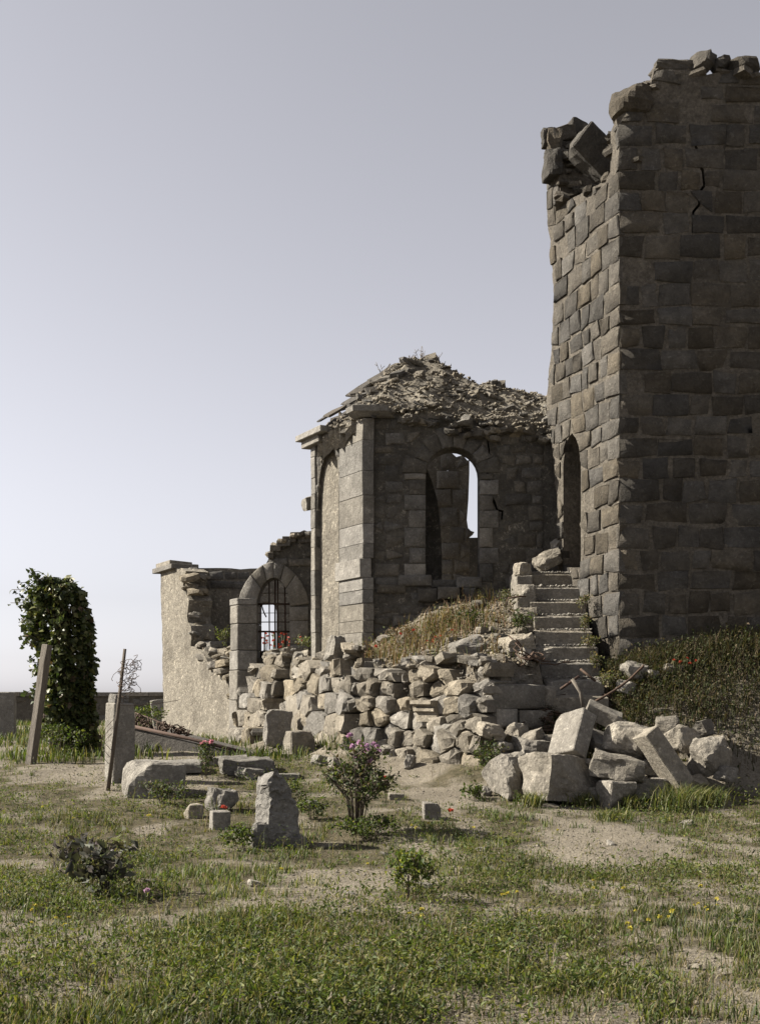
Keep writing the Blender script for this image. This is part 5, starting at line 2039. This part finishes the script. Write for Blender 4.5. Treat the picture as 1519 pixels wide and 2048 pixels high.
    parts.append(leaf_quads(Pq, D, L, L * .5, rs, .3, pal(rs, m, [(.07, .075, .025), (.12, .08, .04), (.16, .11, .06)], (2, 2, 1))))
    V, Fc, C = join(parts)
    add('mound_weeds', mesh_np('mound_weeds', V, Fc, C), M['dryleaf'], None, (0, 0, 0), None, 'dry brownish weeds covering the mound under the chapel window', 'weeds', kind='stuff')
    parts = []
    n = 46000
    x = rs.uniform(1.7, 5.6, n)
    y = rs.uniform(12.2, 14.5, n)
    d = vnoise(x, y, 1.5)
    gz = zg(x, y)
    k = (gz > .42) & (rs.rand(n) < np.clip((d - .05) * 1.7, 0, 1) * (.25 + .75 * sstep(1.9, 3.0, x))) & ~((x < 2.8) & (y > 13.7))
    P0 = np.stack([x, y, gz], 1)[k]
    n = len(P0)
    H = rs.uniform(.04, .2, n) * (1 + .9 * sstep(13.7, 14.3, P0[:, 1]))
    parts.append(blades(P0, H, rs.uniform(.006, .012, n), rs.uniform(.1, .8, n), rs,
                        pal(rs, n, [(0.055, .042, .025), (.085, .064, .038), (.038, .042, .016), (.026, .031, .012), (.12, .095, .06)], (3, 2, 2.5, 3, .7))))
    m = n
    q = rs.choice(n, m)
    Pq = P0[q] + np.stack([rs.normal(0, .03, m), rs.normal(0, .03, m), H[q] * rs.uniform(.2, 1, m)], 1)
    L = rs.uniform(.02, .055, m)
    parts.append(leaf_quads(Pq, rs.normal(size=(m, 3)), L, L * .5, rs, .3, pal(rs, m, [(.032, .038, .014), (.05, .046, .022), (.07, .055, .03)], (3, 2, 1))))
    V, Fc, C = join(parts)
    add('bank_weeds', mesh_np('bank_weeds', V, Fc, C), M['dryleaf'], None, (0, 0, 0), None, 'tangled grass and weeds on the bank below the tower', 'weeds', kind='stuff')


build_grass()


def bush(name, label, cat, base, w, h, nst, nleaf, leafL, cols, wts, seed, flowers=None, mat='leaf', group=None, stemmat='darkwood', up=0.6, droop=.2):
    """thing > stems, foliage, blooms"""
    rng = random.Random(seed)
    rs = np.random.RandomState(seed)
    t = thing(name, base, label, cat, group)
    lines = []
    tips = []
    for i in range(nst):
        a = rng.uniform(0, 6.28)
        r = w / 2 * math.sqrt(rng.random())
        top = base + Vector((math.cos(a) * r, math.sin(a) * r, h * rng.uniform(.6, 1.0) * (1 - .25 * (r / (w / 2)) ** 2)))
        mid = base.lerp(top, .5) + Vector((-math.cos(a) * r * .15, -math.sin(a) * r * .15, h * .08))
        p0 = base + Vector((math.cos(a) * .04, math.sin(a) * .04, -.04))
        lines.append([p0, mid, top])
        tips.append((p0, mid, top))
        for b in range(3):
            f = rng.uniform(.35, .9)
            q = mid.lerp(top, f)
            e = q + Vector((rng.uniform(-1, 1), rng.uniform(-1, 1), rng.uniform(.2, 1))) * (.16 * h)
            lines.append([q, e])
            tips.append((q, q.lerp(e, .5), e))
    multi_tube('stems', lines, max(.003, h * .007), M[stemmat], t, base, 4)
    idx = rs.randint(0, len(tips), nleaf)
    T = np.array([[tuple(p) for p in tp] for tp in tips])
    f = rs.uniform(.15, 1, nleaf)[:, None] ** up
    A, B, Cc = T[idx, 0], T[idx, 1], T[idx, 2]
    Pp = A * (1 - f) ** 2 + 2 * B * f * (1 - f) + Cc * f ** 2
    Pp = Pp + rs.normal(0, leafL * .7, (nleaf, 3))
    Pp[:, 2] = np.maximum(Pp[:, 2], base.z + .01)
    D = rs.normal(size=(nleaf, 3))
    D[:, 2] -= droop
    L = rs.uniform(.6, 1.3, nleaf) * leafL
    V, Fc, C = leaf_quads(Pp - np.array(base), D, L, L * rs.uniform(.4, .65, nleaf), rs, .25, pal(rs, nleaf, cols, wts))
    add('foliage', mesh_np('foliage', V, Fc, C), M[mat], t, base)
    if flowers:
        n, size, fc = flowers
        spots = sorted(tips, key=lambda q: -q[2].z)[:max(n * 2, 4)]
        rng.shuffle(spots)
        for i in range(n):
            p = spots[i % len(spots)][2] + Vector((rng.uniform(-.02, .02), rng.uniform(-.05, 0), rng.uniform(0, .02)))
            add('bloom', bloom_mesh(size * rng.uniform(.8, 1.2), fc, seed + i), M['petal'], t, p, (rng.uniform(-.6, .3), rng.uniform(-.4, .4), 0))
    return t


def bloom_mesh(size, color, seed, petals=16, open_=.5):
    rs = np.random.RandomState(seed)
    n = petals
    a = rs.uniform(0, 6.28, n)
    el = rs.uniform(.1, 1.3, n)
    D = np.stack([np.cos(a) * np.cos(el), np.sin(a) * np.cos(el), np.sin(el)], 1)
    L = rs.uniform(.7, 1.1, n) * size * .5
    V, Fc, C = leaf_quads(np.zeros((n, 3)), D, L, L * .95, rs, .2, pal(rs, n, [color, tuple(c * .8 for c in color)], (1, 1), .12))
    return mesh_np('bloom', V, Fc, C)


PINK = (0.42, 0.25, 0.37)
DARKG = [(0.030, 0.042, 0.016), (0.045, 0.055, 0.020), (0.06, 0.045, 0.03)]
bush('rose_bush', 'tall rose bush with pale pink blooms in front of the terrace wall', 'rose bush', G(712, 1668), .70, .84, 30, 1900, .042, DARKG + [(.08, .09, .035)], (3, 3, 2.5, 1), 601, (18, .075, PINK), up=.4)
bush('rose_bush', 'small rose bush with three pink blooms by the grave slabs', 'rose bush', G(408, 1556), .34, .42, 9, 420, .04, DARKG + [(.08, .09, .035)], (3, 3, 1, 1), 602, (4, .085, (0.48, 0.20, 0.24)))
bush('thistle', 'dark withered thistle in the lower left grass', 'thistle', G(200, 1790), .36, .34, 9, 200, .085, [(.035, .035, .028), (.06, .055, .04), (.10, .10, .08)], (3, 2, 1), 603, None, 'dryleaf')
bush('thistle', 'smaller dark withered plant left of the big thistle', 'thistle', G(150, 1745), .26, .24, 7, 110, .07, [(.035, .03, .03), (.06, .05, .05)], (3, 2), 604, None, 'dryleaf')
bush('tall_weed', 'bushy yellowish green weed in the middle of the grass', 'weed', G(826, 1800), .30, .36, 10, 420, .04, [(.05, .07, .02), (.08, .10, .025), (.15, .15, .03)], (3, 3, 1), 605)
bush('tall_weed', 'leafy weed clump left of the broken headstone', 'weed', G(480, 1700), .34, .22, 10, 360, .035, GREEN[:4], (3, 3, 2, 1), 606)
bush('tall_weed', 'dark weed clump growing below the terrace wall corner', 'weed', G(985, 1560, 9, 13.0), .36, .46, 12, 560, .042, DARKG + [(.07, .085, .03)], (2, 3, 1, 2), 607)
bush('tall_weed', 'dark weeds hanging round the shaded tomb block', 'weed', G(330, 1608), .5, .26, 12, 420, .04, DARKG + [(.08, .09, .035)], (2, 3, 1, 1), 608)
bush('tall_weed', 'green weeds behind the broken headstone', 'weed', G(570, 1612), .5, .26, 14, 520, .035, GREEN[:4], (3, 3, 2, 1), 609)
bush('tall_weed', 'weeds between the headstone and the rose bush', 'weed', G(628, 1640), .3, .2, 10, 300, .035, GREEN[:4], (3, 3, 2, 1), 610)
bush('tall_weed', 'leafy growth around the foot of the rose bush', 'weed', G(740, 1678), .7, .2, 22, 800, .035, GREEN[:4], (3, 2, 3, 1), 611)
bush('tall_weed', 'low green plant on the path beside the fallen heap', 'weed', G(944, 1600), .26, .15, 8, 220, .04, GREEN[:3], (2, 2, 2), 612)
bush('shrub', 'dark green shrub on the mound under the chapel window', 'shrub', P(925, 1292, 15.4), .55, .5, 14, 700, .045, DARKG + [(.06, .07, .022)], (3, 3, 2, 2), 613)
bush('shrub', 'dark shrub beside the left edge of the stairs', 'shrub', P(1040, 1268, 14.7), .34, .32, 10, 420, .04, DARKG + [(.06, .07, .022)], (3, 3, 1, 2), 614)
bush('shrub', 'leggy weed at the upper left side of the stairs', 'shrub', P(1012, 1222, 15.3), .4, .32, 9, 260, .035, [(.05, .055, .022), (.09, .085, .045)], (2, 2), 615)
for k_, (u, v, y, w, h) in enumerate(((1166, 1222, 15.0, .22, .24), (1172, 1262, 14.7, .2, .22), (1180, 1300, 14.45, .22, .2), (1190, 1338, 14.2, .22, .2))):
    bush('stair_weed', ('topmost', 'second', 'third', 'lowest')[k_] + ' weed tuft growing along the right side of the stairs', 'weed', P(u, v, y), w, h, 9, 220, .032,
         [(.06, .065, .025), (.11, .10, .05), (.15, .11, .06)], (3, 2, 1), 616 + k_, group='weeds along the stairs')
bush('shrub', 'grassy shrub at the foot of the tower corner', 'shrub', P(1215, 1385, 14.0), .3, .3, 9, 260, .04, [(.07, .075, .03), (.13, .11, .06)], (2, 2), 621)
bush('tall_weed', 'dead weed rising beside the chapel pilaster foot', 'weed', P(800, 1300, 15.6), .5, .4, 12, 300, .035, [(.13, .08, .045), (.09, .07, .035)], (2, 2), 622, None, 'dryleaf')
bush('tall_weed', 'weeds growing inside the broken rendered wall', 'weed', P(450, 1300, 22.3), .5, .5, 9, 200, .05, [(.06, .075, .02), (.09, .09, .03)], (2, 2), 623)
bush('tall_weed', 'leafy sprigs on the rubble below the barred window', 'weed', P(612, 1305, 20.2), .5, .3, 9, 200, .05, [(.06, .075, .02), (.09, .09, .03)], (2, 2), 624)
bush('tall_weed', 'green tuft under the left block of the terrace wall', 'weed', G(570, 1510), .3, .2, 7, 160, .045, GREEN[:4], (3, 3, 2, 1), 625)
bush('tall_weed', 'overgrown plants beyond the grave pillar', 'weed', P(290, 1452, 19.5), .9, .35, 14, 500, .05, GREEN[:4], (3, 3, 2, 1), 626)
bush('tall_weed', 'leafy plants left of the ivy column', 'weed', G(120, 1515), 1.0, .5, 16, 700, .05, GREEN[:4], (3, 3, 2, 1), 627)


def dry_tuft(u, v, w, h, n, label, seed, y=None):
    rs = np.random.RandomState(seed)
    b = G(u, v) if y is None else P(u, v, y)
    P0 = np.zeros((n, 3))
    P0[:, :2] = rs.normal(0, w * .25, (n, 2))
    V, Fc, C = blades(P0, rs.uniform(.5, 1, n) * h, rs.uniform(.006, .011, n), rs.uniform(.2, 1.1, n), rs, pal(rs, n, [(.09, .1, .035), (.15, .14, .06), (.05, .065, .02)], (2, 2, 2)))
    add('grass_tuft', mesh_np('grass_tuft', V, Fc, C), M['leaf'], None, b, None, label, 'grass tuft')


dry_tuft(1352, 1622, .4, .34, 420, 'long bladed grass tuft at the foot of the leaning pillar', 701)
dry_tuft(1415, 1612, .36, .26, 300, 'grass tuft at the right end of the fallen heap', 702)
dry_tuft(1065, 1612, .3, .2, 240, 'grass tuft before the biggest boulder', 703)
dry_tuft(1160, 1612, .3, .18, 240, 'grass tuft between big boulder and small squared block', 704)
dry_tuft(1262, 1618, .25, .2, 160, 'thin grass tuft before the small squared block of the heap', 705)
dry_tuft(1225, 1640, .4, .14, 260, 'low grass clump on the bare ground before the heap', 706)


# ---- ivy clad column
def ivy():
    rs = np.random.RandomState(808)
    b = G(158, 1512)
    t = thing('ivy_column', b, 'tall pillar smothered in dark ivy at the left', 'ivy')
    zs = np.array([0, .35, .8, 1.3, 1.8, 2.3, 2.7, 2.95, 3.12])
    y0 = b.y
    mpp = y0 / FPX
    lft = np.array([128, 118, 98, 84, 78, 62, 54, 64, 92])
    rgt = np.array([198, 196, 190, 190, 186, 184, 180, 168, 138])
    zpx = (np.array([1512, 1470, 1425, 1370, 1315, 1260, 1210, 1180, 1158]))
    zz = ZC + (VH - zpx) * mpp
    cx = ((lft + rgt) / 2 - CX) * mpp
    rr = (rgt - lft) / 2 * mpp * .9
    pts = [(cx[i], y0, zz[i]) for i in range(len(zz))]
    V, Fc = tube_mesh('core', pts, 1.0, 9)
    for i in range(len(pts)):
        for k in range(9):
            v = V[i * 9 + k]
            c = Vector(pts[i])
            V[i * 9 + k] = c + (v - c) * float(rr[i]) * .34
    me = mesh_from('core', [v - b for v in V], Fc)
    add('pillar_core', me, M['slate'], t, b)
    n = 7000
    f = rs.uniform(zz[0] + .02, zz[-1] + .02, n)
    c = np.interp(f, zz, cx)
    r = np.interp(f, zz, rr)
    a = rs.uniform(0, 6.283, n)
    bump = .66 + .55 * vnoise(a * 1.3, f, 2.4)
    rad = r * bump * rs.uniform(.5, 1.12, n) ** .7
    Pp = np.stack([c + np.cos(a) * rad, y0 + np.sin(a) * rad * .9, f], 1)
    D = np.stack([np.cos(a), np.sin(a), -.9 + rs.normal(0, .5, n)], 1) + rs.normal(0, .45, (n, 3))
    L = rs.uniform(.06, .12, n)
    V1 = leaf_quads(Pp - np.array(b), D, L, L * rs.uniform(.7, .95, n), rs, .12, pal(rs, n, [(.026, .036, .014), (.046, .056, .02), (.072, .080, .030), (.11, .11, .045), (.09, .065, .04)], (3, 4, 3, 1.5, .5)))
    # trailing shoots
    lines = []
    ex = []
    rng = random.Random(5)
    for i in range(64):
        z = rng.uniform(.9, zz[-1] + .05)
        s = -1 if rng.random() < .75 else 1
        cc, r_ = float(np.interp(z, zz, cx)), float(np.interp(z, zz, rr))
        p = Vector((cc + s * r_ * .7, y0 + rng.uniform(-.2, .2), z))
        e = p + Vector((s * rng.uniform(.1, .38) * (1 if s < 0 else .55), rng.uniform(-.2, .2), rng.uniform(-.18, .2)))
        lines.append([p, p.lerp(e, .5) + Vector((0, 0, .05)), e])
        for k in range(16):
            q = p.lerp(e, rng.uniform(.1, 1))
            ex.append((q.x, q.y, q.z + rng.uniform(-.05, .05)))
    ex = np.array(ex) - np.array(b)
    m = len(ex)
    L = rs.uniform(.05, .1, m)
    V2 = leaf_quads(ex, rs.normal(size=(m, 3)) + np.array([0, 0, -.5]), L, L * .8, rs, .12, pal(rs, m, [(.034, .046, .016), (.06, .07, .024)], (2, 2)))
    V, Fc, C = join([V1, V2])
    add('foliage', mesh_np('ivy', V, Fc, C), M['ivy'], t, b)
    multi_tube('shoots', lines, .006, M['darkwood'], t, b, 4)


ivy()


# ---- poppies and small flowers, each one a plant of its own
def flower_protos():
    st = []
    for k in range(4):
        rng = random.Random(900 + k)
        h = 1.0
        V, Fc = tube_mesh('s', [(0, 0, -.1), (rng.uniform(-.04, .04), 0, .5), (rng.uniform(-.1, .1), rng.uniform(-.05, .05), 1.0)], .018, 4)
        st.append(mesh_from('flower_stem_%d' % k, V, Fc, True))
        st[-1].materials.append(M['stemgreen'])
    return st


M['stemgreen'] = plain_mat('green_stem', (.05, .065, .02), (.08, .09, .035), 20, .7)
STEMS = flower_protos()
_blooms = {}


def flower(name, base, h, size, color, label, cat, group, seed):
    key = (color, seed % 5)
    if key not in _blooms:
        _blooms[key] = bloom_mesh(1.0, color, 1000 + seed % 5, 9)
        _blooms[key].materials.append(M['petal'])
    t = thing(name, base, label, cat, group)
    sm = STEMS[seed % 4]
    s = add('stem', sm, None, t, base)
    s.scale = (h, h, h)
    tip = sm.vertices[8].co * h
    o = add('bloom', _blooms[key], None, t, base + Vector((tip.x, tip.y, h)), (R.uniform(-.7, .2), R.uniform(-.4, .4), R.uniform(0, 6)))
    o.scale = (size, size, size)


RED = (0.36, 0.055, 0.03)
YEL = (0.42, 0.36, 0.06)
i_ = 0
for (u, v) in ((868, 1287), (872, 1282), (864, 1292), (880, 1280), (855, 1290), (876, 1294), (798, 1275), (826, 1268), (905, 1268), (985, 1308), (750, 1302)):
    flower('poppy', P(u, v + 14, 15.1 if v < 1300 else 14.4), .14, .065, RED, 'red poppy blooming among dry weeds on the chapel mound', 'poppy', 'poppies on the mound', i_)
    i_ += 1
for k_ in range(40):
    u, v = R.uniform(512, 582), R.uniform(1264, 1300)
    y_ = R.uniform(21.6, 23.4)
    x_ = (u - CX) / FPX * y_
    flower('poppy', Vector((x_, y_, zg1(x_, y_))), max(.12, ZC + (VH - v) * y_ / FPX - zg1(x_, y_)), .085, RED, 'red poppy growing inside the ruin behind the barred window', 'poppy', 'poppies behind the window bars', i_)
    i_ += 1
for (u, v) in ((600, 1285), (606, 1292), (598, 1298)):
    flower('poppy', P(u, v + 12, 20.6), .2, .075, RED, 'red poppy at the right foot of the barred window', 'poppy', 'poppies at the window foot', i_)
    i_ += 1
for (u, v) in ((1345, 1330), (1358, 1334), (1380, 1336), (1392, 1331), (1372, 1326)):
    flower('poppy', P(u, v + 14, 13.95), .14, .06, RED, 'red poppy on the bank against the shaded tower wall', 'poppy', 'poppies on the tower bank', i_)
    i_ += 1
flower('poppy', G(900, 1648), .12, .08, RED, 'single red poppy right of the small block by the path', 'poppy', None, 3)
flower('poppy', G(448, 1652), .16, .09, RED, 'single red poppy before the small block left of the headstone', 'poppy', None, 4)
flower('poppy', G(772, 1610), .26, .08, RED, 'single red poppy at the right of the rose bush', 'poppy', None, 5)
flower('wild_rose', G(290, 1815), .1, .06, PINK, 'single pink flower low in the left foreground grass', 'flower', None, 6)
flower('white_flower', G(222, 1728), .1, .06, (.6, .58, .55), 'single white flower beside the big thistle', 'flower', None, 7)
rr_ = random.Random(66)
ys_ = [(708, 1655), (830, 1665), (135, 1875), (110, 1880), (145, 1635), (60, 1840), (1300, 1880), (1390, 1838), (1262, 1838), (1310, 1850), (1430, 1832), (1240, 1800), (1255, 1875), (1010, 1800), (1032, 1820),
       (1120, 1690), (945, 1668), (850, 1665), (815, 1880), (840, 1860), (1395, 1800), (1180, 1790), (300, 1640), (90, 1640), (60, 1860), (560, 1760), (1340, 1860), (1405, 1855), (730, 1740), (1060, 1845)]
for (u, v) in ys_:
    for k_ in range(rr_.choice((1, 1, 2))):
        g_ = G(u + rr_.uniform(-8, 8), v + rr_.uniform(0, 22))
        flower('yellow_flower', g_, rr_.uniform(.07, .15), rr_.uniform(.028, .045), YEL, 'small yellow wildflower in the ' + ('left' if u < 500 else 'right' if u > 1100 else 'middle') + ' foreground grass', 'flower', 'yellow wildflowers on the ' + ('left' if u < 500 else 'right' if u > 1100 else 'middle'), i_)
        i_ += 1
